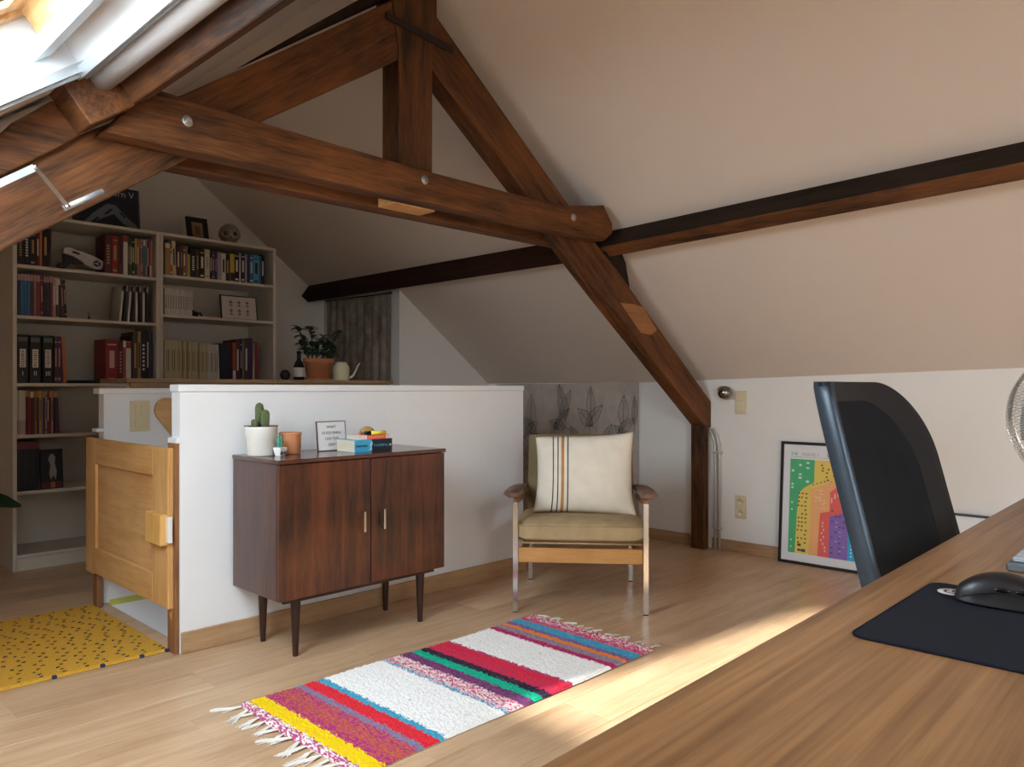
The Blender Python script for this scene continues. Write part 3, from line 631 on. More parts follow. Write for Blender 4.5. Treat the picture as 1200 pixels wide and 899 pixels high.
bm = bmesh.new(); bmesh.ops.create_uvsphere(bm, u_segments=32, v_segments=24, radius=.078)
for v in bm.verts:
    p = v.co; y = p.y; z = p.z
    p.x *= .95 if z > -.01 else .95-.28*min(1, (-z-.01)/.05); p.y *= 1.12
    if z < -.03 and y > 0: p.y *= .75
    for sx in (-1, 1):
        dd = ((p.x-sx*.028)**2+(p.z+.002)**2)**.5
        if y < 0 and dd < .02: p.y += .022*(1-dd/.022)
        dd = ((p.x-sx*.05)**2+(p.z+.032)**2)**.5
        if y < 0 and dd < .02: p.y -= .006
    dd = (p.x**2+(p.z+.026)**2)**.5
    if y < 0 and dd < .012: p.y += .012
    if y < 0 and z < -.05: p.y -= .004
    p.z += .0785
b = MB(); b.bm(bm, 0, True); b.build('cranium', plain('skull_grey', '8B8378', .55, vary=.35, bscale=60), t)
for sx in (-1, 1):
    m = MB(); m.sphere((sx*.028, -.066, .0765), .017, 1, .6, .95); m.build('eye_socket', BLACK, t)
m = MB(); m.prism([(-.008,-.0835,.044),(.008,-.0835,.044),(0,-.0835,.062)], (0,.012,0)); m.build('nose_cavity', BLACK, t)
m = MB()
for i in range(7): m.bbox(-.027+i*.0078, -.079+abs(i-3)*.002, .010, -.0206+i*.0078, -.068+abs(i-3)*.002, .026, .001)
tag(m.build('teeth', plain('teeth', 'A9A090', .5), t), kind='stuff')

# ================================================================== low cabinets behind the stairwell
for i, (x0, lab) in enumerate(((1.423, 'low white shelf unit with oak edged top, left one behind the stairwell'), (2.258, 'low white shelf unit with oak edged top, under the potted plant'))):
    t = thing('low_shelf_unit', lab, 'shelf unit', (x0, 4.10, 0)); W_ = .832
    for xx in (0, W_-.021): m = MB(); m.bbox(xx, .003, 0, xx+.021, .39, 1.048, .0015); m.build('side_panel', SHELFW, t)
    m = MB(); m.box(.021, .382, .0, W_-.021, .388, 1.048); m.build('back_panel', SHELFW, t)
    m = MB(); m.bbox(0, -.004, 1.068, W_, .39, 1.090, .002); m.build('top_board', LEDGE, t)
    m = MB(); m.box(.021, .0, 1.036, W_-.021, .018, 1.066); m.build('front_rail', LEDGE, t)
    for z in (.09, .4, .72): m = MB(); m.box(.021, .005, z-.018, W_-.021, .382, z); m.build('shelf', SHELFW, t)
ZT = 1.0903
t = thing('potted_plant', 'bushy green jade plant in an oval terracotta pot', 'potted plant', (2.665, 4.32, ZT))
m = MB(); m.lathe([(0,.0),(.085,0),(.09,.004),(.092,.012),(0,.014)], seg=28, sy=.75); m.build('saucer', TERRA, t)
m = MB(); m.lathe([(0,.012),(.078,.014),(.092,.108),(.102,.110),(.104,.138),(.094,.14),(.09,.118),(0,.115)], seg=28, sy=.75); m.build('pot', TERRA, t)
m = MB(); m.lathe([(0,.121),(.088,.119)], seg=20, sy=.75); m.build('soil', plain('soil', '2A2019', .95, bump=.6), t)
def leafmesh(L_, w_, fold=.15):
    b = MB(); n = 5; vs = []; fs = []
    for i in range(n+1):
        s = i/n; ww = w_*math.sin(math.pi*min(1, s*.92+.04))**.8; z = -.25*L_*s*s
        vs += [(-ww, L_*s, z+fold*ww), (0, L_*s, z), (ww, L_*s, z+fold*ww)]
    for i in range(n): a = i*3; fs += [(a, a+1, a+4, a+3), (a+1, a+2, a+5, a+4)]
    b.add(vs, fs, 0, True); return b
random.seed(5)
stems = [((-.07,0),(-.155,-.02,.33)), ((-.04,.01),(-.06,.0,.34)), ((-.02,-.01),(-.005,-.02,.25)), ((.02,.0),(.045,.02,.28)), ((.05,0),(.14,-.01,.32)), ((.03,.01),(.10,.02,.24)), ((-.05,.02),(-.10,.03,.24)), ((.07,0),(.10,-.02,.2))]
lv = MB(); leafdata = None; nleaf = 0
for (bx, by), tip in stems:
    p0 = Vector((bx, by, .118)); p2 = Vector(tip); p1 = (p0+p2)/2+Vector((random.uniform(-.02, .02), 0, .02))
    cv = [p0*(1-s)**2+p1*2*s*(1-s)+p2*s*s for s in [i/8 for i in range(9)]]
    m = MB(); m.tube(cv, .005, 8, rs=[.006-.0004*i for i in range(9)]); m.build('stem', plain('stem_brown', '4B4030', .7), t)
    for i in range(2, 9):
        for q in range(5 if i < 8 else 7):
            a = random.uniform(0, 6.28); 
            if leafdata is None: o = leafmesh(.056, .017).build('leaf', LEAF, t); leafdata = o.data
            else: o = bpy.data.objects.new('leaf', leafdata); C.objects.link(o); o.parent = t
            o.location = cv[i]; o.rotation_euler = (random.uniform(-.3, .9), 0, a); k = random.uniform(.65, 1.1); o.scale = (k, k, k)
t = thing('watering_can', 'cream watering can with a long thin spout', 'watering can', (2.812, 4.285, ZT), R(-8))
CRM = plain('cream_enamel', 'CFC7A4', .45)
m = MB(); m.lathe([(0,0),(.050,0),(.052,.004),(.052,.085),(.036,.112),(.034,.118),(.031,.118),(.03,.10),(0,.098)], seg=28); m.build('body', CRM, t)
m = MB(); m.tube([(.048,0,.02),(.07,0,.022),(.085,0,.034),(.10,0,.06),(.118,0,.098),(.132,0,.115)], .006, 10, rs=[.009,.008,.007,.006,.0055,.005]); m.build('spout', CRM, t)
t = thing('bottle', 'dark brown bottle with a white label beside the potted plant', 'bottle', (2.507, 4.29, ZT))
m = MB(); m.lathe([(0,0),(.031,0),(.033,.004),(.033,.085),(.024,.108),(.013,.125),(.012,.165),(.0145,.168),(.0145,.18),(0,.18)], seg=24); m.build('glass_body', plain('bottle_glass', '1D120C', .15), t)
m = MB(); m.lathe([(.0335,.02),(.0335,.078)], seg=24); m.v = [v for v in m.v]; m.f = m.f[:24*1]; m.build('label', plain('bottle_label', 'B9B2A8', .7), t)
t = thing('paperweight', 'round black ball ornament beside the brown bottle', 'ornament', (2.435, 4.33, ZT))
m = MB(); m.sphere((0,0,.032), .032); m.build('ball', BLACK, t); m = MB(); m.lathe([(0,0),(.018,0),(.018,.003),(0,.004)], seg=16); m.build('foot', BLACK, t)

# ================================================================== hanging cloths
CLO = fabric('tapestry_cloth', 'BDB2A8', scale=600, bump=.15, c2='B0A59B'); CLOD = fabric('curtain_cloth', 'ABA094', scale=600, bump=.15, c2='8C8276')
PRN = plain('tapestry_print', '3A3433', .9)
def cloth(y0, y1, z0, z1, nx=60, nz=30, amp=.006, folds=5, ztop=None, dirx=-1):
    b = MB(); vs = []; fs = []
    for j in range(nz+1):
        for i in range(nx+1):
            s = i/nx; q = j/nz; zt = z1+(ztop(s) if ztop else 0)
            x = dirx*(abs(amp*(.6+.4*(1-q))*math.sin(s*math.pi*folds+.9*math.sin(q*2)))+.4*amp*math.sin(s*23+q*3)**2)
            vs.append((x, y0+(y1-y0)*s, z0+(zt-z0)*q))
    for j in range(nz):
        for i in range(nx): a = j*(nx+1)+i; fs.append((a, a+1, a+nx+2, a+nx+1))
    b.add(vs, fs, 0, True); return b
def leafprint(mb, cx, cz, ang, L_, w_, x):
    """outline, midrib and side veins as flat ribbons; y to the left in view (increasing y)"""
    ca, sa = math.cos(ang), math.sin(ang)
    def P(u, v): return (x, cx-(u*sa+v*ca)*1.0, cz+(u*ca-v*sa))
    def rib(a, b, th=.0026):
        a = Vector(a); b = Vector(b); d = (b-a)
        if d.length < 1e-5: return
        n = Vector((0, -d.z, d.y)).normalized()*th/2; mb.add([a+n, b+n, b-n, a-n], [(0,1,2,3)])
    n = 12; up = []; dn = []
    for i in range(n+1):
        s = i/n; ww = w_*math.sin(math.pi*s**.85)
        up.append((L_*s, ww)); dn.append((L_*s, -ww))
    for i in range(n): rib(P(*up[i]), P(*up[i+1])); rib(P(*dn[i]), P(*dn[i+1]))
    rib(P(-.05, 0), P(L_, 0), .0022)
    for i in range(2, n-1):
        s = i/n; rib(P(L_*s-.02, 0), P(up[i][0]+.006, up[i][1]*.92), .0015); rib(P(L_*s-.02, 0), P(dn[i][0]+.006, dn[i][1]*.92), .0015)
t = thing('wall_hanging', 'grey tapestry with dark leaf line drawings, on the knee wall behind the armchair', 'tapestry', (4.492, 3.12, .06))
m = cloth(0, 1.42, 0, 1.012, amp=.010, folds=3, ztop=lambda s: .016-.02*s+.004*math.sin(s*9)); m.build('cloth', CLO, t)
random.seed(3); m = MB()
for (cy, cz, a, L_, w_) in [(.13,.70,0.05,.20,.04),(.17,.66,.9,.15,.035),(.09,.62,-.9,.13,.032),(.42,.74,.0,.22,.036),(.46,.70,.75,.19,.04),(.40,.70,-.85,.17,.045),(.66,.74,-.25,.24,.04),(.72,.74,.45,.22,.035),(.66,.68,-1.3,.15,.036),(.78,.66,.75,.20,.032),(1.02,.66,.0,.24,.045),(.96,.62,-.9,.17,.04),(1.08,.6,.8,.15,.04),(.03,.72,.0,.18,.02),
                         (.30,.55,.4,.16,.04),(.52,.52,-.5,.17,.045),(.80,.50,.2,.2,.04),(1.05,.42,-.4,.2,.045),(1.12,.30,.3,.2,.04),(1.0,.22,-.2,.2,.045),(.2,.40,0,.2,.04),(1.15,.12,.1,.18,.04),(.95,.08,-.5,.18,.04),(.6,.3,.3,.2,.05),(.4,.2,-.3,.2,.05)]:
    leafprint(m, cy, cz, a, L_*1.15, w_*1.1, -.0165)
for (cy, cz) in ((.13,.70),(.43,.72),(.68,.70),(1.02,.65)):
    for s in range(8):
        a = Vector((-.0165, cy+.01*math.sin(s), cz-.06*s)); b = Vector((-.0165, cy+.01*math.sin(s+1), cz-.06*(s+1))); n = Vector((0, .001, 0)); m.add([a+n, b+n, b-n, a-n], [(0,1,2,3)])
tag(m.build('leaf_print', PRN, t), kind='stuff')
t = thing('wall_curtain', 'dim grey curtain hanging in the alcove beside the bookcases', 'curtain', (3.560, 4.735, .1))
m = cloth(0, .885, 0, 1.655, 90, 20, .022, 9, ztop=lambda s: .0+.012*s); m.build('cloth', CLOD, t)
m = MB(); m.tube([(-.012, -.012, 1.662), (-.012, .90, 1.674)], .0045, 8); m.build('rod', BLACK, t)
m = MB()
for i in range(16):
    leafprint(m, random.uniform(.1, .8), random.uniform(.9, 1.5), random.uniform(-1, 1), .16, .035, -.031)
tag(m.build('leaf_print', plain('curtain_print', '5A524C', .9), t), kind='stuff')

# ================================================================== stair gate, post, handrail, switch
t = thing('stair_gate', 'low birch plywood gate with a recessed panel at the stair opening', 'gate', (1.232, 3.045, .177))
m = MB()
gl, gh = .872, .628
m.bbox(-.022, 0, 0, .0, .155, gh, .002); m.build('right_stile', PINE, t)
m = MB(); m.bbox(-.022, gl-.036, 0, 0, gl, gh, .002); m.build('left_stile', PINE, t)
m = MB(); m.bbox(-.022, .155, gh-.118, 0, gl-.036, gh, .002); m.build('top_rail', wood('birch_y', 'C08E50', 'DDB078', 'y', 1.2, .5, .05, .5), t)
m = MB(); m.bbox(-.022, .155, 0, 0, gl-.036, .118, .002); m.build('bottom_rail', MATS['birch_y'], t)
m = MB(); m.box(-.010, .155, .118, -.004, gl-.036, gh-.118); m.build('panel', wood('birch_panel', 'B98650', 'D8AB74', 'y', 1.1, .5, .05, .6), t)
m = MB(); m.bbox(-.020, gl+.002, -.008, -.002, gl+.1, gh+.002, .002); m.build('hinge_board', PINE, t)
m = MB(); m.bbox(-.052, .0, .25, -.022, .15, .372, .003); m.build('handle_block', wood('block_wood', 'C99750', 'E3B46C', 'z', 2, .5), t)
m = MB(); m.bbox(-.030, -.024, .262, -.014, -.001, .362, .001); m.build('latch', plain('latch_white', 'E6E4DE', .4), t)
t = thing('gate_post', 'brown chipped wooden post on the end of the white half wall', 'post', (1.2295, 3.026, 0))
m = MB(); m.bbox(0, 0, 0, .0165, .072, .824, .001); m.build('post_board', POSTW, t)
for z, h in ((.13, .12), (.30, .07), (.53, .11)):
    m = MB(); m.prism([(-.0008,.035,z),(-.0008,.052,z+.02),(-.0008,.055,z+h*.7),(-.0008,.045,z+h),(-.0008,.03,z+h*.8),(-.0008,.026,z+h*.3)], (.001,0,0)); m.build('chipped_patch', RAW, t)
t = thing('gate_post', 'short dark wooden post at the far side of the stair opening', 'post', (1.232, 3.93, 0))
m = MB(); m.bbox(0, 0, 0, .025, .05, .165, .001); m.build('post_board', POSTW, t)
m = MB(); m.box(.004, .0505, 0, .02, .062, .165); m.build('chipped_patch', RAW, t)
t = thing('masking_tape', 'strip of yellow tape along the base of the stairwell wall', 'tape', (1.31, 3.9985, -.016))
m = MB(); m.box(0, -.0006, 0, .5, 0, .03); m.build('strip', plain('tape_yellow', 'C9C45C', .6), t)
t = thing('stair_handrail', 'round ended wooden handrail board on the stairwell wall', 'handrail', (1.575, 3.965, .93))
m = MB(); ang = R(-52); pr = []
for i in range(13): a = R(90)+math.pi*i/12; pr.append((.062*math.cos(a), .062*math.sin(a)))
pr += [(1.1, -.062), (1.1, .062)]
c_, s_ = math.cos(ang), math.sin(ang)
m.prism([(x*c_-z*s_, 0, x*s_+z*c_) for x, z in pr], (0, .022, 0)); m.build('board', wood('handrail_birch', 'BE8E55', 'DBAE7A', 'x', 1.5, .5), t, bevel=.003)
m = MB(); m.tube([(.02, .022, -.02), (.02, .0345, -.02)], .008, 10); m.build('bracket', STEEL, t)
def plate(name, lab, cat, loc, rz, w_, h, kind):
    """wall plate facing local -y"""
    t = thing(name, lab, cat, loc, rz)
    m = MB(); m.bbox(-w_/2, -.009, -h/2, w_/2, 0, h/2, .002); m.build('plate', IVORY, t)
    if kind == 'switch2':
        for z in (-.034, .034): m = MB(); m.bbox(-w_*.29, -.014, z-.026, w_*.29, -.009, z+.026, .0015); m.build('rocker', IVORY, t)
    elif kind == 'switch3':
        for xx in (-.0125, .0125): m = MB(); m.bbox(xx-.0118, -.014, .008, xx+.0118, -.009, .058, .0015); m.build('rocker', IVORY, t)
        m = MB(); m.bbox(-.0245, -.014, -.058, .0245, -.009, -.008, .0015); m.build('rocker', IVORY, t)
    else:
        for z in (-.034, .034):
            s = MB(); Mr = Matrix.Translation((0, -.0095, z)) @ Matrix.Rotation(R(90), 4, 'X')
            s.lathe([(.024, 0), (.024, .003), (.0215, .003), (.020, .0006), (0, .0006)], seg=24, mat=Mr); so = s.build('socket', IVORY, t)
            for xx in (-.0095, .0095): m = MB(); m.lathe([(0, .0015), (.003, .0015), (.003, 0)], seg=10, mat=Matrix.Translation((xx, -.0095, z)) @ Matrix.Rotation(R(90), 4, 'X')); m.build('pin_hole', BLACK, so)
            m = MB(); m.tube([(0, -.0095, z+.010), (0, -.022, z+.010)], .0026, 8); m.build('earth_pin', STEEL, so)
plate('light_switch', 'ivory triple light switch on the white stairwell wall above the gate', 'light switch', (1.451, 4.0, .902), 0, .094, .152, 'switch3')
plate('light_switch', 'ivory double light switch under the slope, right of the truss post', 'light switch', (XK, 2.351, .951), R(-90), .078, .147, 'switch2')
plate('power_socket', 'ivory double socket outlet low on the wall, right of the truss post', 'power socket', (XK, 2.351, .288), R(-90), .078, .147, 'socket')
# small chrome spotlight
t = thing('wall_spotlight', 'small round chrome spotlight on the wall beside the timber post', 'lamp', (XK, 2.425, 1.010), R(-90))
m2 = MB(); M_ = Matrix.Translation((-.0, -.06, 0)) @ Matrix.Rotation(R(-60), 4, 'Z') @ Matrix.Rotation(R(78), 4, 'X')
DCH = plain('dark_chrome', '9A918A', .12, 1)
m2.lathe([(0,.05),(.022,.046),(.038,.03),(.044,.008),(.042,-.014),(.030,-.03),(.012,-.038),(0,-.04)], seg=28, mat=M_); m2.build('lamp_head', DCH, t)
m2 = MB(); m2.lathe([(0,0.001),(.026,0.001),(.028,.008),(.020,.018),(0,.022)], seg=24, mat=Matrix.Translation((-.062, 0, .018)) @ Matrix.Rotation(R(90), 4, 'X')); m2.build('wall_rose', CHROME, t)
m2 = MB(); m2.tube([(-.055, -.012, .01), (-.045, -.035, .006), (-.02, -.055, 0)], .006, 10); m2.build('arm', CHROME, t)
m2 = MB(); m2.lathe([(.030,.0),(.031,.003),(.031,.022),(.028,.024)], seg=24, mat=M_); m2.build('collar', CHROME, t)
del m
# heating pipes beside the post
t = thing('heating_pipes', 'pair of thin grey pipes running up beside the timber post', 'pipe', (4.478, 2.49, 0))
PIP = plain('pipe_grey', 'C3BFB8', .4, .3)
for i, dy in enumerate((.030, .0)):
    m = MB(); m.tube([(0, dy, 0), (0, dy, .60), (0, dy+.004, .68), (0, dy+.02, .74), (.0, dy+.05, .78)], .0085, 12); m.build('pipe', PIP, t)
for z in (.13, .62): m = MB(); m.bbox(-.012, -.014, z, .018, .046, z+.014, .002); m.build('pipe_clip', PIP, t)

# ================================================================== sideboard cabinet
t = thing('sideboard', 'dark rosewood two-door cabinet on tapered legs against the half wall', 'cabinet', (1.448, 2.62, 0))
W_, D_, Z0, Z1 = .813, .37, .238, .754
m = MB(); m.bbox(-.004, -.006, Z1, W_+.004, D_, Z1+.016, .002); m.build('top', ROSEX, t)
for xx in (0, W_-.018): m = MB(); m.bbox(xx, .0195, Z0, xx+.018, D_, Z1, .0015); m.build('side_panel', ROSED, t)
m = MB(); m.box(.018, .02, Z0, W_-.018, D_-.01, Z0+.018); m.build('bottom_panel', ROSED, t)
m = MB(); m.box(.018, D_-.008, Z0+.018, W_-.018, D_-.002, Z1); m.build('back_panel', ROSED, t)
m = MB(); m.bbox(.035, .03, Z0-.020, W_-.035, .05, Z0, .002); m.build('front_rail', LEGW, t)
m = MB(); m.bbox(.035, D_-.05, Z0-.020, W_-.035, D_-.03, Z0, .002); m.build('rear_rail', LEGW, t)
for k, (a, b, hx) in enumerate(((.001, .4125, .372), (.4165, W_-.001, .470))):
    d = MB(); d.bbox(a, .0, Z0, b, .019, Z1-.003, .0015); do = d.build('door', wood('rosewood_door%d' % k, '200D07', '6A351B', 'z', 1.25+.2*k, .32, .04, .6, coat=.3), t)
    h = MB(); zc = .497
    h.bbox(hx-.005, -.022, zc-.042, hx+.005, -.017, zc+.042, .0015)
    for z in (zc-.040, zc+.034): h.box(hx-.004, -.019, z, hx+.004, .001, z+.006)
    h.build('handle', CHROME, do)
for (x, y) in ((.104, .062), (.722, .062), (.102, .315), (.720, .315)):
    m = MB(); m.lathe([(.010, 0), (.011, .004), (.0205, Z0-.012), (.0205, Z0-.001), (0, Z0-.001)], (x, y, 0), 18); m.build('leg', LEGW, t)
ZC = .7705
WPOT = plain('white_ceramic', 'E8E6E1', .35)
# cactus pot
t = thing('cactus_pot', 'large white ceramic pot holding three spiny cacti on the cabinet', 'potted plant', (1.508, 2.87, ZC))
m = MB(); m.lathe([(0,0),(.052,0),(.056,.004),(.056,.066),(.0615,.070),(.0635,.112),(.066,.116),(.062,.118),(.058,.11),(.0,.106)], seg=36); m.build('pot', WPOT, t)
m = MB(); m.lathe([(0,.1125),(.058,.1125),(.0632,.119),(.0655,.1195),(.0655,.117),(.064,.115)], seg=36); m.build('soil_rim', plain('soil', '2A2019', .95, bump=.6), t)
def cactus(t, x, y, r, h, name='cactus'):
    b = MB(); n = 16; seg = 48; vs = []; fs = []
    for j in range(n+1):
        s = j/n; rr = r*(.82+.18*math.sin(min(s*3, 1.57)))*(1 if s < .75 else math.sqrt(max(0, 1-((s-.75)/.25)**2)))
        for k in range(seg): a = 2*math.pi*k/seg; q = rr*(1+.10*math.cos(a*12)); vs.append((x+q*math.cos(a), y+q*math.sin(a), .1125+h*s))
    for j in range(n):
        for k in range(seg): fs.append((j*seg+k, j*seg+(k+1) % seg, (j+1)*seg+(k+1) % seg, (j+1)*seg+k))
    b.add(vs, fs, 0, True); c = b.build(name, plain('cactus_green', '55603B', .7, vary=.25, bscale=60), t)
    sp = MB()
    for j in range(int(h/.006)):
        for k in range(12):
            a = 2*math.pi*(k+.0)/12; s = (j+.5)/(h/.006); rr = r*1.08*(1 if s < .75 else math.sqrt(max(.02, 1-((s-.75)/.25)**2)))
            p = Vector((x+rr*math.cos(a), y+rr*math.sin(a), .1125+h*s))
            for q in range(3):
                d = Vector((math.cos(a+random.uniform(-.8, .8)), math.sin(a+random.uniform(-.8, .8)), random.uniform(-.5, .8))).normalized()*.006
                u = d.cross(Vector((0,0,1))).normalized()*.0004; sp.add([p-u, p+u, p+d], [(0,1,2)])
    tag(sp.build('spines', plain('spines', 'D9CFA8', .6), c), kind='stuff')
random.seed(2)
cactus(t, .002, .018, .0155, .100); cactus(t, .010, -.012, .0165, .072); cactus(t, -.030, -.004, .0125, .034)
# tiny pot
t = thing('succulent_pot', 'tiny square white pot with a blue-green spiky succulent on the cabinet', 'potted plant', (1.555, 2.805, ZC), R(20))
m = MB(); m.prism([(-.012,-.012,0),(.012,-.012,0),(.012,.012,0),(-.012,.012,0)], (0,0,.001)); vs = []
b = MB(); b.add([(-.013,-.013,0),(.013,-.013,0),(.013,.013,0),(-.013,.013,0),(-.019,-.019,.026),(.019,-.019,.026),(.019,.019,.026),(-.019,.019,.026),(-.019,-.019,.033),(.019,-.019,.033),(.019,.019,.033),(-.019,.019,.033)], [(3,2,1,0),(0,1,5,4),(1,2,6,5),(2,3,7,6),(3,0,4,7),(4,5,9,8),(5,6,10,9),(6,7,11,10),(7,4,8,11),(8,9,10,11)])
b.build('pot', WPOT, t)
b = MB()
for s_, z in ((-1, .006), (1, .006)): b.box(-.016, -.0185, .005, -.004, -.0135, .018); 
b.box(.002, -.0188, .008, .012, -.0138, .018); b.build('pot_print', plain('print_grey', '6E6A72', .6), t)
b = MB()
for k in range(9):
    a = k*2.4; l = .016+.003*(k % 3); tip = Vector((math.cos(a)*.012*(k/9+.2), math.sin(a)*.012*(k/9+.2), .034+.055-.003*k)); base = Vector((math.cos(a)*.005, math.sin(a)*.005, .032))
    b.tube([base, (base+tip)/2+Vector((math.cos(a)*.003, math.sin(a)*.003, 0)), tip], .003, 6, rs=[.0035, .004, .0006])
b.build('spiky_leaves', plain('succulent', '4C9A86', .5), t)
t = thing('flower_pot', 'small empty terracotta pot beside the white cactus pot', 'flower pot', (1.632, 2.86, ZC))
b = MB(); b.lathe([(0,0),(.038,0),(.041,.003),(.044,.082),(.0445,.0875),(.041,.0875),(.038,.01),(0,.008)], seg=32); b.build('pot_body', plain('terra_light', 'C58257', .8, bscale=40, vary=.05), t)
b = MB(); b.lathe([(.0447,.078),(.0455,.079),(.0455,.088),(.0405,.088)], seg=32); b.build('rim', plain('terra_light', 'C58257', .8), t)
# framed quote
t = thing('quote_sign', 'small sign with a handwritten question in a thin metal frame', 'sign', (1.762, 2.86, ZC), R(4))
Ms = Matrix.Rotation(R(-6), 4, 'X')
b = MB(); w_, h, q = .152, .128, .0035
b.box(0,0,0,w_,.006,q,mat=Ms); b.box(0,0,h-q,w_,.006,h,mat=Ms); b.box(0,0,q,q,.006,h-q,mat=Ms); b.box(w_-q,0,q,w_,.006,h-q,mat=Ms); b.build('frame', plain('copper_frame', '6B4A45', .4, .6), t)
b = MB(); b.box(q,.0015,q,w_-q,.0045,h-q,mat=Ms); b.build('paper', plain('sign_paper', 'E5E4E3', .7), t)
for i, ln in enumerate(('WHAT', 'GOOD SHALL', 'I DO THIS', 'DAY?')):
    z = .098-i*.0255; p = Ms @ Vector((w_/2, .0008, z)); lettering(ln, .0165, plain('sign_ink', '55525A', .7), t, p, (R(84), 0, 0), 'lettering', 'CENTER')
# books on the cabinet
t = thing('paperback', 'thick paperback with cyan and black spine lying on the cabinet', 'book', (1.838, 2.70, ZC), R(3))
CY = plain('cyan_cover', '3FA9D2', .35); NV = plain('dark_cover', '17222F', .35)
b = MB(); b.box(0,0,0,.088,.125,.0015); b.box(0,0,.0505,.088,.125,.052); b.box(0,0,.0015,.088,.002,.0505); b.build('cover_front', CY, t)
b = MB(); b.box(.088,0,0,.20,.125,.0015); b.box(.088,0,.0505,.20,.125,.052); b.box(.088,0,.0015,.20,.002,.0505); b.build('cover_rear', NV, t)
b = MB(); b.box(.001,.003,.0016,.199,.123,.0504); b.build('pages', PAGE, t)
b = MB(); b.prism([(.072,-.0006,.006),(.082,-.0006,.016),(.078,-.0006,.028),(.088,-.0006,.046),(.094,-.0006,.036),(.088,-.0006,.022),(.090,-.0006,.008)], (0,.0005,0)); b.build('spine_art', plain('art_pale', '9CD3E2', .5), t)
lettering('Frank Herbert', .0135, NV, t, (.008, -.0008, .022), (R(90), 0, 0), 'lettering', sx=.72)
lettering('The Great', .0125, plain('ink_cyan', '3F9DC4', .5), t, (.098, -.0008, .022), (R(90), 0, 0), 'lettering', sx=.6)
lettering('DUNE', .0155, CY, t, (.129, -.0008, .021), (R(90), 0, 0), 'lettering', sx=.6)
lettering('Trilogy', .0125, plain('ink_cyan', '3F9DC4', .5), t, (.153, -.0008, .022), (R(90), 0, 0), 'lettering', sx=.65)
b = MB(); b.box(.184, -.0006, .021, .194, 0, .029); b.build('publisher_mark', INK, t)
t = thing('paperback', 'thin orange and white book lying on the thick paperback', 'book', (1.868, 2.705, ZC+.0525), R(2))
b = MB(); b.box(0,0,0,.155,.10,.001); b.box(0,0,.017,.155,.10,.018); b.box(0,0,.001,.035,.0015,.017); b.box(.135,0,.001,.155,.0015,.017); b.build('cover', plain('pale_pink', 'E9CFC9', .5), t)
b = MB(); b.box(.035,-.0003,.0,.135,.0015,.018); b.build('spine_band', plain('orange_red', 'E8694A', .5), t)
b = MB(); b.box(.001,.002,.0011,.154,.099,.0169); b.build('pages', PAGE, t)
b = MB()
for i in range(8): b.box(.042+i*.011, -.0006, .007, .049+i*.011, 0, .0105)
tag(b.build('spine_print', plain('pink_ink', 'F0B7A0', .6), t), kind='stuff')
t = thing('highlighter', 'yellow highlighter pen with black cap lying on the orange book', 'pen', (1.895, 2.715, ZC+.0525+.018+.0085), R(-4))
b = MB(); b.tube([(.03,0,0),(.105,0,0)], .0083, 14); b.build('barrel', plain('hi_yellow', 'E8E04A', .4), t)
b = MB(); b.tube([(0,0,0),(.004,0,0),(.03,0,0)], .0085, 14, rs=[.006, .008, .0088]); b.build('cap', BLACK, t)
t = thing('wooden_brush', 'small domed wooden brush behind the yellow highlighter', 'brush', (1.945, 2.765, ZC+.0525+.018))
b = MB(); b.lathe([(0,.0),(.036,.0),(.039,.006),(.037,.014),(.026,.026),(.010,.033),(0,.0335)], seg=28, sy=.7); b.build('body', plain('brush_wood', 'B08A52', .6, vary=.1), t)
b = MB(); b.tube([(-.04,-.014,.010),(-.058,-.028,.006)], .005, 8); b.build('orange_tip', plain('orange_red', 'E8694A', .5), t)

# ================================================================== armchair
AC = (2.762, 2.246); t = thing('armchair', 'vintage armchair with olive cushions, wooden arms and chrome legs', 'armchair', (AC[0], AC[1], 0), math.atan2(-.776, .631))
OLV = fabric('olive_fabric', 'B59F7C', scale=500, bump=.4, c2='A28C69')
hw = .300
b = MB(); b.bbox(-hw-.012, -.012, 0.004, -hw+.012, .012, .512, .001); b.build('leg', CHROME, t)
b = MB(); b.bbox(hw-.012, -.012, 0.004, hw+.012, .012, .512, .001); b.build('leg', CHROME, t)
for s in (-1, 1):
    b = MB(); vs = [(s*(hw-.035), .60, .004)]; b.bbox(s*(hw-.03)-.012, .605, .004, s*(hw-.03)+.012, .629, .47, .001); b.build('leg', CHROME, t)
for (x, y) in ((-hw, 0), (hw, 0), (-hw+.03, .617), (hw-.03, .617)):
    b = MB(); b.box(x-.0115, y-.0115, 0, x+.0115, y+.0115, .0045); b.build('foot_pad', BLACK, t)
b = MB(); b.bbox(-hw+.013, -.008, .232, hw-.013, .012, .300, .003); b.build('front_rail', TEAK, t)
b = MB(); b.bbox(-hw+.02, .60, .22, hw-.02, .618, .28, .003); b.build('rear_rail', TEAK, t)
TEAKY = wood('teak_y', '7A5233', 'A3724A', 'y', 2, .5, .08, .5)
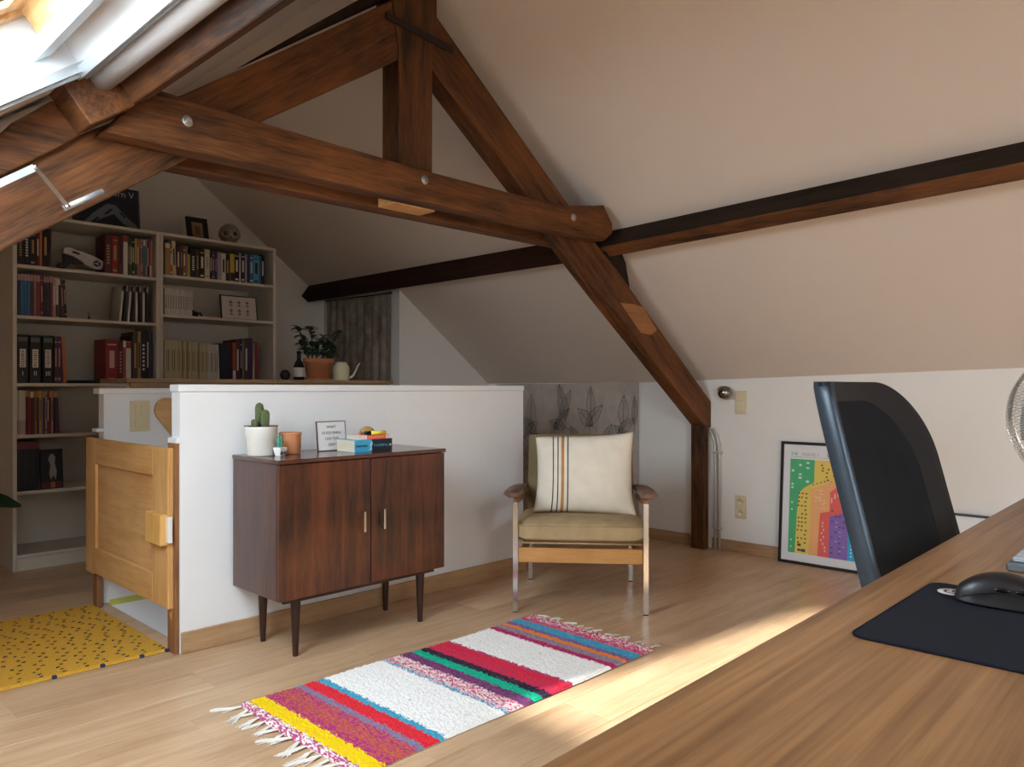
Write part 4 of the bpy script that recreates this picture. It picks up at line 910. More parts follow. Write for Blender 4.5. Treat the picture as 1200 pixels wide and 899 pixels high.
for s in (-1, 1):
    b = MB(); b.bbox(s*(hw-.03)-.011, .012, .232, s*(hw-.03)+.011, .60, .285, .003); b.build('side_rail', TEAKY, t)
    # arm: tapered, wider in front, slightly rising
    b = MB(); n = 14; vs = []; fs = []
    for i in range(n+1):
        q = i/n; y = -.045+.62*q; zc = .547-.035*q+.008*math.sin(q*3.1); wo = .058*(1-.5*q); wi = .036*(1-.25*q)
        if i == 0: wo *= .55; wi *= .55
        if i == 1: wo *= .93; wi *= .93
        th = .017*(1-.15*q)*(.6 if i == 0 else 1)
        for (dx, dz) in ((wo, .1), (wo*.8, 1), (-wi*.8, 1), (-wi, .1), (-wi*.6, -1), (wo*.5, -1)): vs.append((s*(hw+.005+dx), y, zc+dz*th))
    for i in range(n):
        for k in range(6): fs.append((i*6+k, i*6+(k+1) % 6, (i+1)*6+(k+1) % 6, (i+1)*6+k))
    fs += [(5,4,3,2,1,0), tuple(n*6+k for k in range(6))]; b.add(vs, fs, 0, True); b.build('arm', TEAKD, t)
    b = MB(); b.bbox(s*hw-.009, .012, .488, s*hw+.009, .60, .512, .002) if False else b.prism([(s*hw-.008, .0, .500), (s*hw-.008, .0, .526), (s*hw-.008, .60, .478), (s*hw-.008, .60, .455)], (.016, 0, 0)); b.build('arm_support', TEAKY, t)
def pillow(w_, d, h, puff, nx=26, ny=22, wr=.0, pinch=.35, edge=.10):
    """cushion: rounded box centred in x, base z=0"""
    bm = bmesh.new(); bmesh.ops.create_cube(bm, size=1); bmesh.ops.subdivide_edges(bm, edges=bm.edges[:], cuts=12, use_grid_fill=True)
    for v in bm.verts:
        x, y, z = v.co*2; r = edge
        e = max(abs(x), abs(y)); f = 1-(max(0, (abs(x)-(1-r*2))/(r*2))**2+max(0, (abs(y)-(1-r*2))/(r*2))**2)*pinch
        zz = z*max(.15, f)*(1+puff*(1-x*x)*(1-y*y))
        v.co = Vector((x*w_/2*(1-.03*(abs(z) > .9)-.0*y*y), y*d/2*(1-.03*(abs(z) > .9)), zz*h/2+wr*math.sin(x*9+y*5)*.5*(1-abs(z)*.3)))
    return bm
# seat cushion
bm = pillow(.60, .60, .112, .12, pinch=.30, edge=.05); bm.transform(Matrix.Translation((0, .30, .360)) @ Matrix.Rotation(R(-2.5), 4, 'X'))
b = MB(); b.bm(bm, 0, True); b.build('seat_cushion', OLV, t)
b = MB(); zt = [(x*.296, -.001+.0*abs(x), .398) for x in (-1, -.5, 0, .5, 1)]; b.tube([(-.296, .0, .404), (.296, .0, .404)], .004, 8); b.tube([(-.296, .0, .322), (.296, .0, .322)], .004, 8); tag(b.build('piping', OLV, t), kind='stuff')
# back cushion
RB_ = Matrix.Translation((0, .60, .40)) @ Matrix.Rotation(R(-16), 4, 'X')
bm = pillow(.56, .40, .11, .15, pinch=.4, edge=.07)
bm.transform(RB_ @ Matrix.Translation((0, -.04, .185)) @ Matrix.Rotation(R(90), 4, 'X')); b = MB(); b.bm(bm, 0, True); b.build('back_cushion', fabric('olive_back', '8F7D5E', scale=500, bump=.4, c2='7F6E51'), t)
for s in (-1, 1): b = MB(); b.bbox(s*.255-.011, .02, -.14, s*.255+.011, .04, .36, .002, mat=RB_); b.build('back_post', TEAKY, t)
# striped throw pillow
th_ = math.atan2(-.776, .631)
t2 = thing('throw_pillow', 'cream linen pillow with blue and ochre stripes on the armchair', 'pillow', (AC[0]+.776*.285+.631*.020, AC[1]+.631*.285-.776*.020, .408), th_)
CRE = fabric('cream_linen', 'E6DFD0', scale=700, bump=.25, c2='DED6C5'); NVY = fabric('pillow_navy', '3C4654', scale=700); OCH = fabric('pillow_ochre', 'C08A55', scale=700)
bm = bmesh.new(); bmesh.ops.create_grid(bm, x_segments=100, y_segments=40, size=.5)
top = MB(); vs = []; fs = []; mi = []
NX, NY = 100, 36; hwp, hhp, pf = .246, .200, .070
def stripe(u):
    for a, c2, k in ((.178, .190, 1), (.228, .240, 1), (.268, .298, 2), (.330, .342, 1)):
        if a <= u <= c2: return k
    return 0
edges = sorted(set([i/60 for i in range(61)]+[.178, .190, .228, .240, .268, .298, .330, .342]))
for side in (1, -1):
    base = len(vs)
    for j in range(NY+1):
        q = j/NY*2-1
        for u in edges:
            x = u*2-1; f = (max(0, 1-abs(x)**3.2)**.55)*(max(0, 1-abs(q)**3.2)**.55)
            pinx = 1-.055*(1-q*q)*abs(x)**2; pinq = 1-.05*(1-x*x)*abs(q)**2
            wob = .0045*math.sin(x*14+q*6)*abs(q)+.003*math.sin(q*19+x*3)*abs(x)
            yy = -side*pf*f+wob*f
            slump = -.018*max(0, -q)**3*0
            vs.append(Vector((x*hwp*pinx*(1+.05*max(0, -q)**4), yy-(.02*max(0, -q)**3)*0, q*hhp*pinq+.006*x*x*x*(q > 0)+.008*x*(q))))
    n = len(edges)
    for j in range(NY):
        for i in range(n-1):
            a = base+j*n+i; fs.append((a, a+1, a+n+1, a+n) if side == 1 else (a, a+n, a+n+1, a+1)); mi.append(stripe((edges[i]+edges[i+1])/2))
Mp = Matrix.Translation((0, .0, .205)) @ Matrix.Rotation(R(-13), 4, 'X')
p = MB(); p.add([Mp @ v for v in vs], fs, 0, True); p.m = mi; bm.free()
o = p.build('pillow_cover', [CRE, NVY, OCH], t2)

# ================================================================== rugs
def rampmat(n, stops, axis='X'):
    m, nt, b = newmat(n); N = nt.nodes; L = nt.links
    tc = N.new('ShaderNodeTexCoord'); sx = N.new('ShaderNodeSeparateXYZ'); L.new(tc.outputs['Object'], sx.inputs[0])
    no = N.new('ShaderNodeTexNoise'); no.inputs['Scale'].default_value = 95; no.inputs['Detail'].default_value = 2
    mp = N.new('ShaderNodeMapping'); mp.inputs['Scale'].default_value = (1.6, .55, 1); L.new(tc.outputs['Object'], mp.inputs['Vector']); L.new(mp.outputs[0], no.inputs['Vector'])
    ma = N.new('ShaderNodeMath'); ma.operation = 'MULTIPLY_ADD'; ma.inputs[1].default_value = .045; L.new(no.outputs['Fac'], ma.inputs[0]); L.new(sx.outputs['X'], ma.inputs[2])
    su = N.new('ShaderNodeMath'); su.operation = 'SUBTRACT'; su.inputs[1].default_value = .0225; L.new(ma.outputs[0], su.inputs[0])
    mr = N.new('ShaderNodeMapRange'); mr.inputs['From Max'].default_value = 1.42; L.new(su.outputs[0], mr.inputs['Value'])
    outs = []
    for k in range(2):
        cr = N.new('ShaderNodeValToRGB'); cr.color_ramp.interpolation = 'CONSTANT'; els = cr.color_ramp.elements
        els[0].position = 0; els[0].color = srgb(stops[0][1+k]); first = True
        els.remove(els[1])
        for s in stops[1:]: e = els.new(s[0]/1.42); e.color = srgb(s[1+k])
        L.new(mr.outputs['Result'], cr.inputs['Fac']); outs.append(cr)
    n2 = N.new('ShaderNodeTexNoise'); n2.inputs['Scale'].default_value = 120; n2.inputs['Detail'].default_value = 1; L.new(mp.outputs[0], n2.inputs['Vector'])
    st = N.new('ShaderNodeMapRange'); st.inputs['From Min'].default_value = .49; st.inputs['From Max'].default_value = .53; L.new(n2.outputs['Fac'], st.inputs['Value'])
    mx = N.new('ShaderNodeMix'); mx.data_type = 'RGBA'; L.new(st.outputs['Result'], mx.inputs['Factor']); L.new(outs[0].outputs['Color'], mx.inputs['A']); L.new(outs[1].outputs['Color'], mx.inputs['B'])
    L.new(mx.outputs['Result'], b.inputs['Base Color']); b.inputs['Roughness'].default_value = .95; b.inputs['Specular IOR Level'].default_value = .1
    bp = N.new('ShaderNodeBump'); bp.inputs['Strength'].default_value = .5; bp.inputs['Distance'].default_value = .004; L.new(n2.outputs['Fac'], bp.inputs['Height']); L.new(bp.outputs['Normal'], b.inputs['Normal'])
    return m
Wt = 'F6F4F0'
st = [(0, 'B5507A', 'E6DDD8'), (.030, 'F0CE1E', 'F0C81A'), (.088, 'A8357A', 'C8614A'), (.125, 'C4644A', 'B04A62'), (.162, 'A8357A', 'C4644A'), (.200, '7F86A0', '9A6C8C'), (.232, 'E2363F', 'DC2F3C'), (.285, '3E9DBA', '4FA8C6'), (.312, Wt, Wt),
      (.560, '3E9DBA', 'E8C6CE'), (.578, 'F0E0DE', 'CF5A7C'), (.640, '6A3F6A', '8B4A78'), (.690, '17B08C', '2BB592'), (.735, '2F2B36', '4A3B52'), (.775, 'C43A66', 'E2363F'), (.835, 'E03440', 'D83050'), (.868, 'B8467A', 'D2425A'), (.890, Wt, Wt),
      (1.110, 'C03468', 'B02E62'), (1.145, '8A7E98', 'A8909C'), (1.190, 'F08A38', 'EE8440'), (1.215, '8B5A92', '6F80AC'), (1.245, '3E9DC0', '5BA6C8'), (1.300, 'E77C96', 'C2416A'), (1.335, 'C93E68', 'EFDDDD')]
RUGM = rampmat('rug_stripes', st)
t = thing('striped_rug', 'white rug with bright multicoloured stripes and tassels on the floor', 'rug', (1.175, 1.715, 0), R(.0))
b = MB(); nx, ny = 360, 150; vs = []; fs = []; RL, RW = 1.40, .675
random.seed(9)
for j in range(ny+1):
    for i in range(nx+1):
        x = RL*i/nx; y = RW*j/ny; e = min(i, nx-i, j, ny-j)
        skew = .05*(1-y/RW)*0
        z = .0105+random.uniform(-.0022, .0022)+.0015*math.sin(x*9+y*4) if e > 1 else .004+.002*(e)
        vs.append((x+random.uniform(-.0018, .0018)*(e > 0)+.006*math.sin(y*11)*(1-x/RL), y+random.uniform(-.0018, .0018)+.004*math.sin(x*5)-.028*(x/RL)*(0 if y < .3 else .6), z))
for j in range(ny):
    for i in range(nx): a = j*(nx+1)+i; fs.append((a, a+1, a+nx+2, a+nx+1))
b.add(vs, fs, 0, True); b.build('pile', RUGM, t)
b = MB(); b.box(.004, .004, .0003, RL-.004, RW-.022, .004); b.build('backing', plain('rug_backing', 'CFC8BC', .95), t)
TAS = plain('tassel_white', 'E4DFD6', .95)
tm = []
for k in range(4):
    random.seed(40+k); q = MB()
    for s in range(9):
        a = random.uniform(-.25, .25)+(.3 if k % 2 else -.2); L_ = random.uniform(.05, .085); 
        p0 = Vector((0, random.uniform(-.004, .004), .006)); p1 = Vector((L_*.4, a*.02+random.uniform(-.006, .006), .006)); p2 = Vector((L_, a*L_+random.uniform(-.01, .01), .002))
        q.tube([p0, p1, p2], .0016, 5, rs=[.0022, .002, .0012])
    q.v = [tuple(v) for v in q.v]; tm.append(q)
tmesh = {}
for end in (0, 1):
    for k in range(17):
        key = k % 4; y = .02+k*.0395
        loc = (-.001 if end == 0 else RL+.001, y-(.0168 if end else 0)*(y > .3), 0)
        if key not in tmesh: o = tm[key].build('tassel', TAS, t); tmesh[key] = o.data
        else: o = bpy.data.objects.new('tassel', tmesh[key]); C.objects.link(o); o.parent = t
        o.location = loc; o.rotation_euler = (0, 0, R(180 if end == 0 else 0)+random.uniform(-.35, .35)); s = random.uniform(.8, 1.2) if end == 0 else random.uniform(.5, .8); o.scale = (s, s, 1)
# yellow mat
t = thing('yellow_rug', 'mustard yellow rug with rows of dark blue dashes by the gate', 'rug', (.20, 3.085, 0))
YM = plain('mustard_pile', 'DCA531', .97, bump=.9, bscale=220, vary=.18)
b = MB(); nx, ny = 260, 220; vs = []; fs = []; ML, MW = 1.035, .90
random.seed(21)
for j in range(ny+1):
    for i in range(nx+1):
        x = ML*i/nx; y = MW*j/ny; e = min(i, nx-i, j, ny-j); z = .0125+random.uniform(-.002, .002) if e > 1 else .002+.004*e
        vs.append((x+random.uniform(-.0015, .0015)-.03*(j/ny-.5)*0, y+random.uniform(-.0015, .0015)+.03*(x/ML-1)*0, z))
for j in range(ny):
    for i in range(nx): a = j*(nx+1)+i; fs.append((a, a+1, a+nx+2, a+nx+1))
b.add(vs, fs, 0, True); b.build('pile', YM, t)
b = MB(); row_ = 0; y = .02
while y < MW-.01:
    x = .02+(row_ % 2)*.034+random.uniform(0, .01)
    while x < ML-.02: b.box(x, y-.0018, .009, x+random.uniform(.010, .014), y+.0018, .0155); x += .068+random.uniform(-.008, .008)
    y += .030; row_ += 1
tag(b.build('woven_dashes', plain('dash_blue', '2F2A33', .95), t), kind='stuff')
for x in (.62, .78, .92, 1.015):
    b = MB(); b.bbox(x, -.004, .001, x+.016, .008, .013, .002); b.build('edge_tuft', plain('tuft_blue', '2B2E55', .95), t)

# ================================================================== framed poster and second frame
t = thing('framed_poster', 'black framed poster of colourful blocks leaning on the wall behind the office chair', 'poster', (4.424, 2.074, 0.0), R(-90))
PW, PH_ = .515, .722; Mq = Matrix.Rotation(R(-4), 4, 'X'); q = .017
def pf_frame(t, PW, PH_, q, Mq):
    for a in ((0,0,0,q,.022,PH_), (PW-q,0,0,PW,.022,PH_), (q,0,0,PW-q,.022,q), (q,0,PH_-q,PW-q,.022,PH_)):
        b = MB(); b.bbox(*a, .0015, mat=Mq); b.build('frame_bar', plain('frame_black_gloss', '1A1618', .4), t)
    b = MB(); b.box(q,.008,q,PW-q,.016,PH_-q,mat=Mq); b.build('paper', plain('poster_paper', 'E2E2E4', .6), t)
pf_frame(t, PW, PH_, q, Mq)
def region(name, pts, c, y=.0072):
    b = MB(); b.prism([(x, y, z) for x, z in pts], (0, .0006, 0)); b.v = [tuple(Mq @ Vector(v)) for v in b.v]; return b.build(name, plain('poster_'+c, c, .55, vary=.01), t)
X0, XE, ZB, ZTp = .058, .46, .065, .620
region('colour_field', [(X0, ZB), (XE, ZB), (XE, ZTp), (X0, ZTp)], '4DB277', .0076)
region('colour_field', [(.205, ZTp), (XE, ZTp), (XE, ZB), (.100, ZB), (.107, .30), (.115, .42), (.15, .455), (.205, .49)], 'EACA62', .0070)
region('colour_field', [(.225, .46), (.30, .50), (XE, .50), (XE, ZB), (.185, ZB), (.19, .30), (.19, .45)], 'F3AE74', .0064)
region('colour_field', [(.235, ZB), (.245, .315), (.30, .33), (.30, .44), (.335, .47), (.39, .47), (.39, ZB)], 'EA655C', .0058)
region('colour_field', [(.300, ZB), (.300, .30), (.345, .315), (.38, .33), (.385, .40), (XE, .40), (XE, ZB)], '8A6BB6', .0052)
region('colour_field', [(.405, ZB), (.405, .22), (XE, .235), (XE, ZB)], '38ABDE', .0046)
random.seed(17)
def marks(name, lst, c, y):
    b = MB()
    for (x, z, a, h) in lst: b.box(x-a/2, y, z-h/2, x+a/2, y+.0005, z+h/2, mat=Mq)
    return tag(b.build(name, plain('pmark_'+c, c, .6), t), kind='stuff')
marks('icon_print', [(.075+random.choice((0, .045, .09)), z, random.uniform(.012, .024), random.uniform(.008, .014)) for z in [.60, .585, .57, .55, .53, .51, .49, .47, .45]]+[(.075, z, .008, .012) for z in (.36, .32, .14, .10)], 'DCE9DD', .0072)
marks('icon_print', [(.115+i*.022+random.uniform(-.004, .004), .13+j*.024, .011, .008) for i in range(3) for j in range(13) if random.random() < .75]+[(.125, .115, .022, .014), (.15, .085, .026, .016), (.125, .085, .02, .012)], '4B4634', .0066)
marks('icon_print', [(.24+random.uniform(0, .16), .49+random.uniform(0, .11), .010, .008) for i in range(14)]+[(.20+i*.022, .475+i*.008, .009, .006) for i in range(5)], '3E3A30', .0066)
marks('icon_print', [(.20+random.uniform(0, .08), .34+random.uniform(0, .11), .014, .004) for i in range(26)], 'F6D2A6', .0060)
marks('icon_print', [(.262+random.uniform(-.01, .02), .10+i*.02, .007, .012) for i in range(9)]+[(.31+i*.018, .345+random.uniform(0, .09), .007, .03) for i in range(5)], 'F4C9C2', .0054)
marks('icon_print', [(.315+random.choice((0, .022, .044, .066)), .095+j*.03, .013, .006) for j in range(9) for k in range(2)], '453A78', .0048)
marks('icon_print', [(.34+random.choice((0, .022, .044)), .11+j*.027, .011, .005) for j in range(9)], 'C9BBDF', .0048)
marks('icon_print', [(.425, .09+j*.02, .009, .009) for j in range(6)], 'D2ECF6', .0042)
xs = .060
for wrd, c in (('THE ', '3F9E72'), ('INSANELY ', 'B9A98F'), ('GREAT', '8E6468')):
    p = Mq @ Vector((xs, .0068, .640)); lettering(wrd, .028, plain('ptxt_'+c, c, .6), t, p, (R(86), 0, 0), 'lettering', sx=.82, spacing=1)
    xs += {'THE ': .066, 'INSANELY ': .148, 'GREAT': .1}[wrd]
marks('title_rule', [(.095, .632, .074, .0022)], '3F9E72', .0070); marks('title_rule', [(.19, .632, .11, .0022)], 'B9A98F', .0070); marks('title_rule', [(.30, .632, .10, .0022)], 'C87A7E', .0070)
t = thing('framed_picture', 'dark framed white picture leaning on the wall behind the office chair', 'framed picture', (4.435, 1.30, 0), R(-90))
pf_frame(t, .55, .392, .012, Matrix.Rotation(R(-5), 4, 'X'))

# ================================================================== desk
dang = math.atan2(.462-.409, 2.493-.45)
t = thing('desk', 'large walnut desk top in the right foreground', 'desk', (.10, .400, .74), dang)
b = MB(); b.bbox(-.9, -.80, -.028, 2.56, 0, 0, .0025, seg=2); b.build('table_top', DESK, t)
for (x, y) in ((-.8, -.06), (-.8, -.74), (2.4, -.16), (2.4, -.74)): b = MB(); b.bbox(x-.025, y-.025, -.7398, x+.025, y+.025, -.028, .003); b.build('leg', BLACK, t)
b = MB(); b.box(-.77, -.75, -.10, 2.37, -.73, -.028); b.build('rear_rail', BLACK, t)
# mouse pad
ZD = .7402
t = thing('mouse_pad', 'dark cloth mouse pad with rounded corners lying on the desk', 'mouse pad', (.950, .355, ZD), R(.5))
b = MB(); pr = []; 
for (cx, cy, a0) in ((.345-.018, -.018, 0), (.018, -.018, 90), (.018, -.30, 180), (.345-.018, -.30, 270)):
    for i in range(7): a = R(a0+i*15); pr.append((cx+.018*math.cos(a), cy+.018*math.sin(a), 0))
b.prism(pr, (0, 0, .0028)); b.build('pad', fabric('pad_cloth', '20232B', scale=1500, bump=.15), t)
b = MB(); b.tube([(p[0], p[1], .0016) for p in pr], .0019, 8, closed=True); b.build('stitched_edge', fabric('pad_edge', '1A1C29', scale=2000), t)
b = MB(); b.lathe([(0, .0033), (.0195, .0033), (.0195, .0028)], (.298, -.038, 0), 30); b.build('logo_disc', plain('logo_white', 'C9C8C6', .7), t)
b = MB()
def arc(cx, cy, r, a0, a1, th, z): 
    n = 16; vs = []
    for i in range(n+1): a = R(a0+(a1-a0)*i/n); vs += [(cx+(r-th)*math.cos(a), cy+(r-th)*math.sin(a), z), (cx+r*math.cos(a), cy+r*math.sin(a), z)]
    b.add(vs, [(2*i, 2*i+1, 2*i+3, 2*i+2) for i in range(n)])
arc(.298, -.038, .0115, 40, 330, .0034, .0037); b.box(.298, -.0395, .0034, .3095, -.0365, .0037); b.build('logo_mark', plain('logo_black', '1B1B1D', .7), t)
# mouse
t = thing('computer_mouse', 'black wireless mouse on the mouse pad', 'mouse', (1.218, .243, ZD+.0036), R(4))
b = MB(); nu, nv = 28, 24; vs = []; fs = []
for i in range(nu+1):
    s = i/nu; y = .064-.128*s    # s=0 palm end, s=1 front
    hgt = .041*math.sin(math.pi*(.05+.93*s)**.92)**.72 if 0 < s < 1 else .004
    wd = .0325*(math.sin(math.pi*min(1, max(0, .03+.93*s)))**.42)*(1-.07*math.cos((s-.45)*7)) if 0 < s < 1 else .006
    hgt = max(hgt, .006)
    for j in range(nv):
        a = 2*math.pi*j/nv; ca, sa = math.cos(a), math.sin(a)
        x = wd*(abs(ca)**.75)*(1 if ca > 0 else -1); z = (hgt*(abs(sa)**.8) if sa > 0 else -.004*abs(sa)**.5)+.004
        if 0 < sa < .6: x *= .93+.07*abs(sa)
        vs.append((x, y, z))
for i in range(nu):
    for j in range(nv): fs.append((i*nv+j, i*nv+(j+1) % nv, (i+1)*nv+(j+1) % nv, (i+1)*nv+j))
fs += [tuple(range(nv)), tuple(nu*nv+j for j in range(nv))[::-1]]
b.add(vs, fs, 0, True); o = b.build('shell', plain('mouse_black', '15161A', .42, coat=.1), t)
b = MB(); pts = []
for s in range(9): q = s/8; pts.append((-.0322+.0035*math.sin(q*math.pi), .05-.10*q, .012+.011*math.sin(q*math.pi)))
b.tube(pts, .0011, 6); b.build('side_seam', BLACK, t)
for k in (0, 1): b = MB(); b.sphere((-.0292, .004-k*.024, .0265), .0042, .5, 2.3, .7); b.build('side_button', plain('mouse_gloss', '0C0C0E', .25), t)
b = MB(); b.lathe([(0,-.0035),(.009,-.0035),(.0105,0),(.009,.0035),(0,.0035)], seg=20, mat=Matrix.Translation((0, -.030, .031)) @ Matrix.Rotation(R(90), 4, 'Y')); b.build('scroll_wheel', plain('wheel', '2A2B2E', .6), t)
b = MB(); b.box(-.0004, -.060, .018, .0004, -.02, .0385); b.build('button_split', BLACK, t)
# keyboard
t = thing('keyboard', 'grey keyboard with pale keys at the right edge of the desk', 'keyboard', (1.470, .162, ZD), R(2))
b = MB(); b.bbox(0, 0, 0, .44, .135, .014, .003); b.build('case', plain('kb_case', '595E62', .5), t)
KC = plain('key_cap', '9BA3A8', .5); km = None
for r in range(6):
    n = 15
    for c in range(n):
        if km is None: b = MB(); b.bbox(0, 0, 0, .0155, .0165, .0085, .0022); o = b.build('key', KC, t); km = o.data
        else: o = bpy.data.objects.new('key', km); C.objects.link(o); o.parent = t
        o.location = (.012+c*.0278*.99+(.0 if r % 2 else .003), .010+r*.0203, .0142); o.scale = (1.55, 1, 1)

# ================================================================== office chair
wv = Vector((.79*.6971+.61*.7170, -.79*.7170+.61*.6971, 0)).normalized(); FR = wv.angle(Vector((1, 0, 0)))*(1 if wv.y > 0 else -1)
t = thing('office_chair', 'black mesh backed office chair pushed up to the desk', 'office chair', (2.06, .66, 0), FR)
# local: x along chair width, -y is where it faces; backrest front-left corner target
inv = Matrix.Rotation(-FR, 4, 'Z')
P0 = inv @ (Vector((1.828, .728, 0))-Vector((2.06, .66, 0)))
lx0, ly0 = P0.x, P0.y; BWd = .455; ztop = 1.056; tn = .27
def bp(u, v, d=0):
    """u 0..1 across, v 0 bottom..1 top, d depth backwards"""
    z = .50+(ztop-.50)*v
    yb = ly0-tn*(ztop-z)+.028*4*(u-.5)**2*0-.0
    curve = -.030*math.cos((u-.5)*math.pi)  # centre set back
    lean = .05*max(0, v-.75)**2*4
    return Vector((lx0+BWd*u, yb-curve-.0+lean*0+d, z))
def outline(s):
    pass
nu, nv = 40, 40
def usp(v, side):  # rounded upper corners, slight taper to the bottom
    r = .30; k = 0
    if v > 1-r: k = 1-math.sqrt(max(0, 1-((v-(1-r))/r)**2))
    left = .0+.05*k if side == 0 else 1-.36*k
    return left
b = MB(); fr = MB(); vs = []; idx = {}
def pt(i, j, d): v = j/nv; v_ = v; l = usp(v, 0); rr = usp(v, 1); u = l+(rr-l)*i/nu; return bp(u, v_, d)
def solid(mb, outl, d0, d1, n=48):
    """slab following the curved back: outl(v) -> (left u, right u)"""
    vs = []; fs = []; m_ = 24
    v0, v1, lr = outl
    for d in (d0, d1):
        for j in range(n+1):
            v = v0+(v1-v0)*(1-(1-j/n)**1.6); l, r_ = lr(v)
            for i in range(m_+1): vs.append(bp(l+(r_-l)*i/m_, v, d))
    N_ = (n+1)*(m_+1)
    for j in range(n):
        for i in range(m_): a = j*(m_+1)+i; fs.append((a, a+1, a+m_+2, a+m_+1)); fs.append((N_+a, N_+a+m_+1, N_+a+m_+2, N_+a+1))
        for i in (0, m_): a = j*(m_+1)+i; fs.append((a, a+m_+1, N_+a+m_+1, N_+a))
    for i in range(m_):
        for j in (0, n): a = j*(m_+1)+i; fs.append((a, N_+a, N_+a+1, a+1))
    mb.add(vs, fs, 0, True)
def corner(v, top, r): return 0 if v < top-r else 1-math.sqrt(max(0, 1-((v-(top-r))/r)**2))
solid(fr, (0, 1, lambda v: (.03*corner(v, 1, .1), 1-.40*corner(v, 1, .36))), .004, .034)
FRM = plain('chair_frame', '0F131A', .6, bump=.05, bscale=300); o = fr.build('backrest_frame', FRM, t)
me_ = MB(); solid(me_, (.02, .915, lambda v: (.02, .80-.42*corner(v, .915, .34))), .0, .005)
MESHM = fabric('chair_mesh', '33373D', .6, 1400, .9, c2='282B31')
me_.build('mesh_panel', MESHM, t)
# side trim on the near edge of the backrest (satin, catches light)
sd = MB(); pth = [bp(usp(j/nv, 0), j/nv, .018) for j in range(0, nv+1)]
vs = []; fs = []
for j in range(nv+1):
    v = j/nv; p = bp(usp(v, 0), v, 0); vs += [p+Vector((-.004, -.004, 0)), p+Vector((-.010, .010, 0)), p+Vector((-.010, .044, 0)), p+Vector((.002, .052, 0)), p+Vector((.006, .0, 0))]
for j in range(nv):
    for k in range(5): fs.append((j*5+k, j*5+(k+1) % 5, (j+1)*5+(k+1) % 5, (j+1)*5+k))
fs += [(0,1,2,3,4)[::-1], tuple(nv*5+k for k in range(5))]
sd.add(vs, fs, 0, True); sd.build('side_trim', plain('satin_blue_black', '3A4550', .38, .3), t)
cx = lx0+BWd/2; cy = ly0-.14
bm = pillow(.48, .44, .07, .2, pinch=.5, edge=.1); bm.transform(Matrix.Translation((cx, cy-.33+.0, .47))); b = MB(); b.bm(bm, 0, True); b.build('seat', fabric('seat_black', '17181B'), t)
b = MB(); b.tube([(cx, cy-.20, .43), (cx, cy+.0, .44), (cx, cy+.13, .56), (cx, cy+.17, .66)], .022, 12); b.build('back_stem', BLACK, t)
b = MB(); b.lathe([(0,.0),(.03,0),(.03,.12),(.018,.12),(.018,.34),(0,.34)], (cx, cy-.30, .09), 18); b.build('gas_column', BLACK, t)
for k in range(5):
    a = R(72*k+15); tip = Vector((cx+.29*math.cos(a), cy-.30+.29*math.sin(a), .075)); b = MB(); b.tube([(cx, cy-.30, .115), tip], .02, 10, rs=[.028, .016]); lg = b.build('base_leg', BLACK, t)
    b = MB(); b.lathe([(0,-.022),(.026,-.022),(.028,-.010),(.028,.010),(.026,.022),(0,.022)], seg=18, mat=Matrix.Translation((tip.x, tip.y, .0285)) @ Matrix.Rotation(a+R(90), 4, 'Z') @ Matrix.Rotation(R(90), 4, 'X')); b.build('castor', BLACK, lg)

# ================================================================== fan
t = thing('pedestal_fan', 'standing fan with a round steel wire cage at the right edge', 'fan', (3.015, .395, 0), math.atan2(.30, -.95)+R(90))
FZ = .935; FRr = .228
Mfan = Matrix.Translation((0, 0, FZ)) @ Matrix.Rotation(R(90), 4, 'X')
Mfan = Matrix.Translation((0, 0, FZ)) @ Matrix.Rotation(R(6), 4, 'X') @ Matrix.Rotation(R(90), 4, 'X')
WIR = plain('fan_wire', 'C6C9C9', .3, .8)
def cage(front):
    b = MB(); n = 110; s = 1 if front else -1
    for k in range(n):
        a = 2*math.pi*k/n; pts = []
        for q in range(9):
            f = q/8; r = .035+(FRr-.035)*math.sin(f*math.pi/2)**.9; z = s*(.012+.075*math.cos(f*math.pi/2)**.8)
            a2 = a+.25*f; pts.append(Mfan @ Vector((r*math.cos(a2), r*math.sin(a2), z)))
        b.tube(pts, .0011, 4)
    for f in (.25, .5, .75):
        r = .035+(FRr-.035)*math.sin(f*math.pi/2)**.9; z = s*(.012+.075*math.cos(f*math.pi/2)**.8)
        b.tube([Mfan @ Vector((r*math.cos(2*math.pi*i/48), r*math.sin(2*math.pi*i/48), z)) for i in range(48)], .0013, 4, closed=True)
    return b
for fr_ in (True, False): tag(cage(fr_).build('wire_cage', WIR, t), kind='stuff')
for z in (-.010, .0, .010):
    b = MB(); b.tube([Mfan @ Vector(((FRr+.001)*math.cos(2*math.pi*i/72), (FRr+.001)*math.sin(2*math.pi*i/72), z)) for i in range(72)], .0028, 6, closed=True); b.build('rim_ring', WIR, t)
b = MB(); b.lathe([(0,.088),(.036,.086),(.038,.07),(0,.07)], seg=24, mat=Mfan); b.build('badge', STEEL, t)
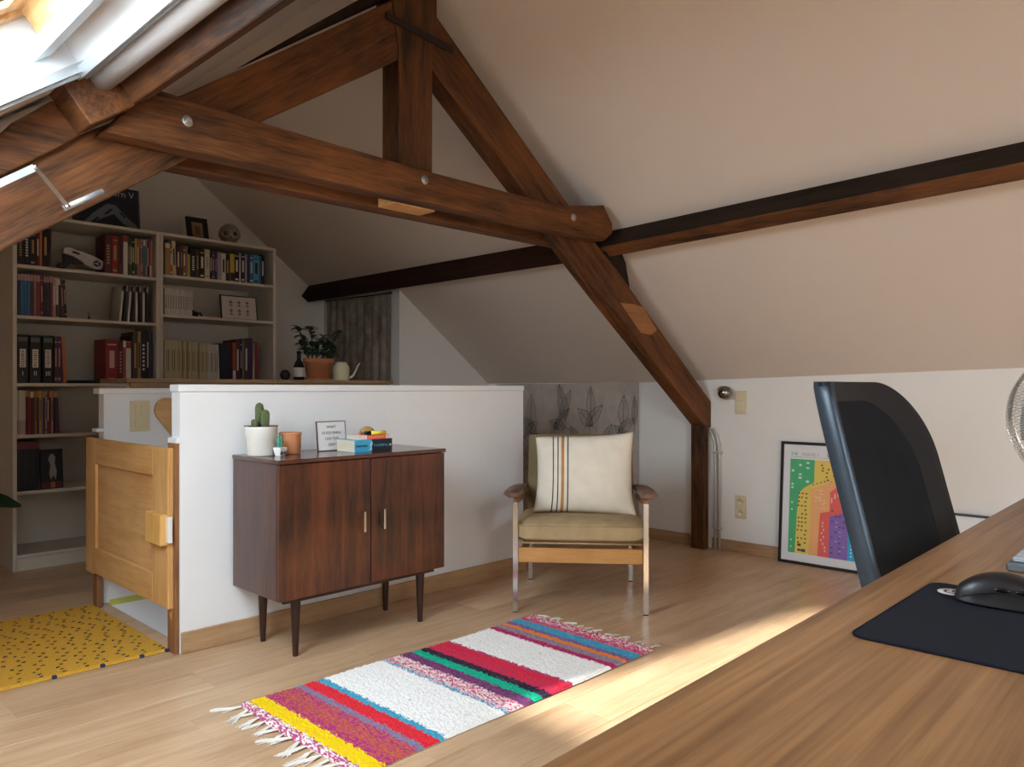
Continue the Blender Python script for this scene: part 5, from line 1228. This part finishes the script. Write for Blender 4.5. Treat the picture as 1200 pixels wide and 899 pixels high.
for k in range(4):
    b = MB(); vs = []; fs = []
    for i in range(9):
        r = .03+.165*i/8; w2 = R(26)*(1-.2*i/8)
        for j in range(5): a = R(90*k)+w2*(j-2)/2; vs.append(Mfan @ Vector((r*math.cos(a), r*math.sin(a), .022*(j-2)/2)))
    for i in range(8):
        for j in range(4): fs.append((i*5+j, i*5+j+1, i*5+j+6, i*5+j+5))
    b.add(vs, fs, 0, True); b.build('blade', plain('blade_steel', '8F9A9C', .35, .7), t)
b = MB(); b.lathe([(0,-.19),(.04,-.185),(.055,-.15),(.055,-.09),(.03,-.085),(.02,0),(.03,.03),(0,.035)], seg=24, mat=Mfan); b.build('motor', STEEL, t)
b = MB(); b.tube([(0, .13, .03), (0, .13, FZ-.04)], .014, 14); b.build('pole', STEEL, t)
b = MB(); b.lathe([(0,0),(.17,0),(.18,.008),(.16,.022),(.03,.036),(0,.036)], (0, .13, 0), 36); b.build('base', STEEL, t)

# ================================================================== plant at the left edge
t = thing('potted_plant', 'dark green broad leaf reaching in at the left edge', 'potted plant', (.70, 4.60, 0))
b = MB(); b.lathe([(0,0),(.12,0),(.15,.26),(.16,.26),(.16,.29),(.145,.29),(.14,.25),(0,.25)], (0,0,0), 28); b.build('pot', TERRA, t)
b = MB(); b.lathe([(0,.252),(.139,.252)], seg=24); b.build('soil', MATS['soil'], t)
DL = plain('dark_leaf', '2F4527', .45, vary=.2)
random.seed(8)
for i, (a, L_, zz, pit) in enumerate(((2, .31, .50, -.08), (60, .3, .55, .3), (130, .32, .6, .35), (190, .3, .5, .2), (250, .3, .62, .4), (95, .25, .7, .6))):
    a_ = R(a); st_ = Vector((math.cos(a_)*.10, math.sin(a_)*.10, zz)); b = MB(); b.tube([(0, 0, .25), st_*.5+Vector((0, 0, .16)), st_], .006, 8); b.build('stem', plain('stem_green', '3C4A2C', .6), t)
    lf = leafmesh(L_, .062, .12); o = lf.build('leaf', DL, t); o.location = st_; o.rotation_euler = (pit, R(38) if i == 0 else 0, a_-R(90))
# raking: every lone mesh keeps its tag; done
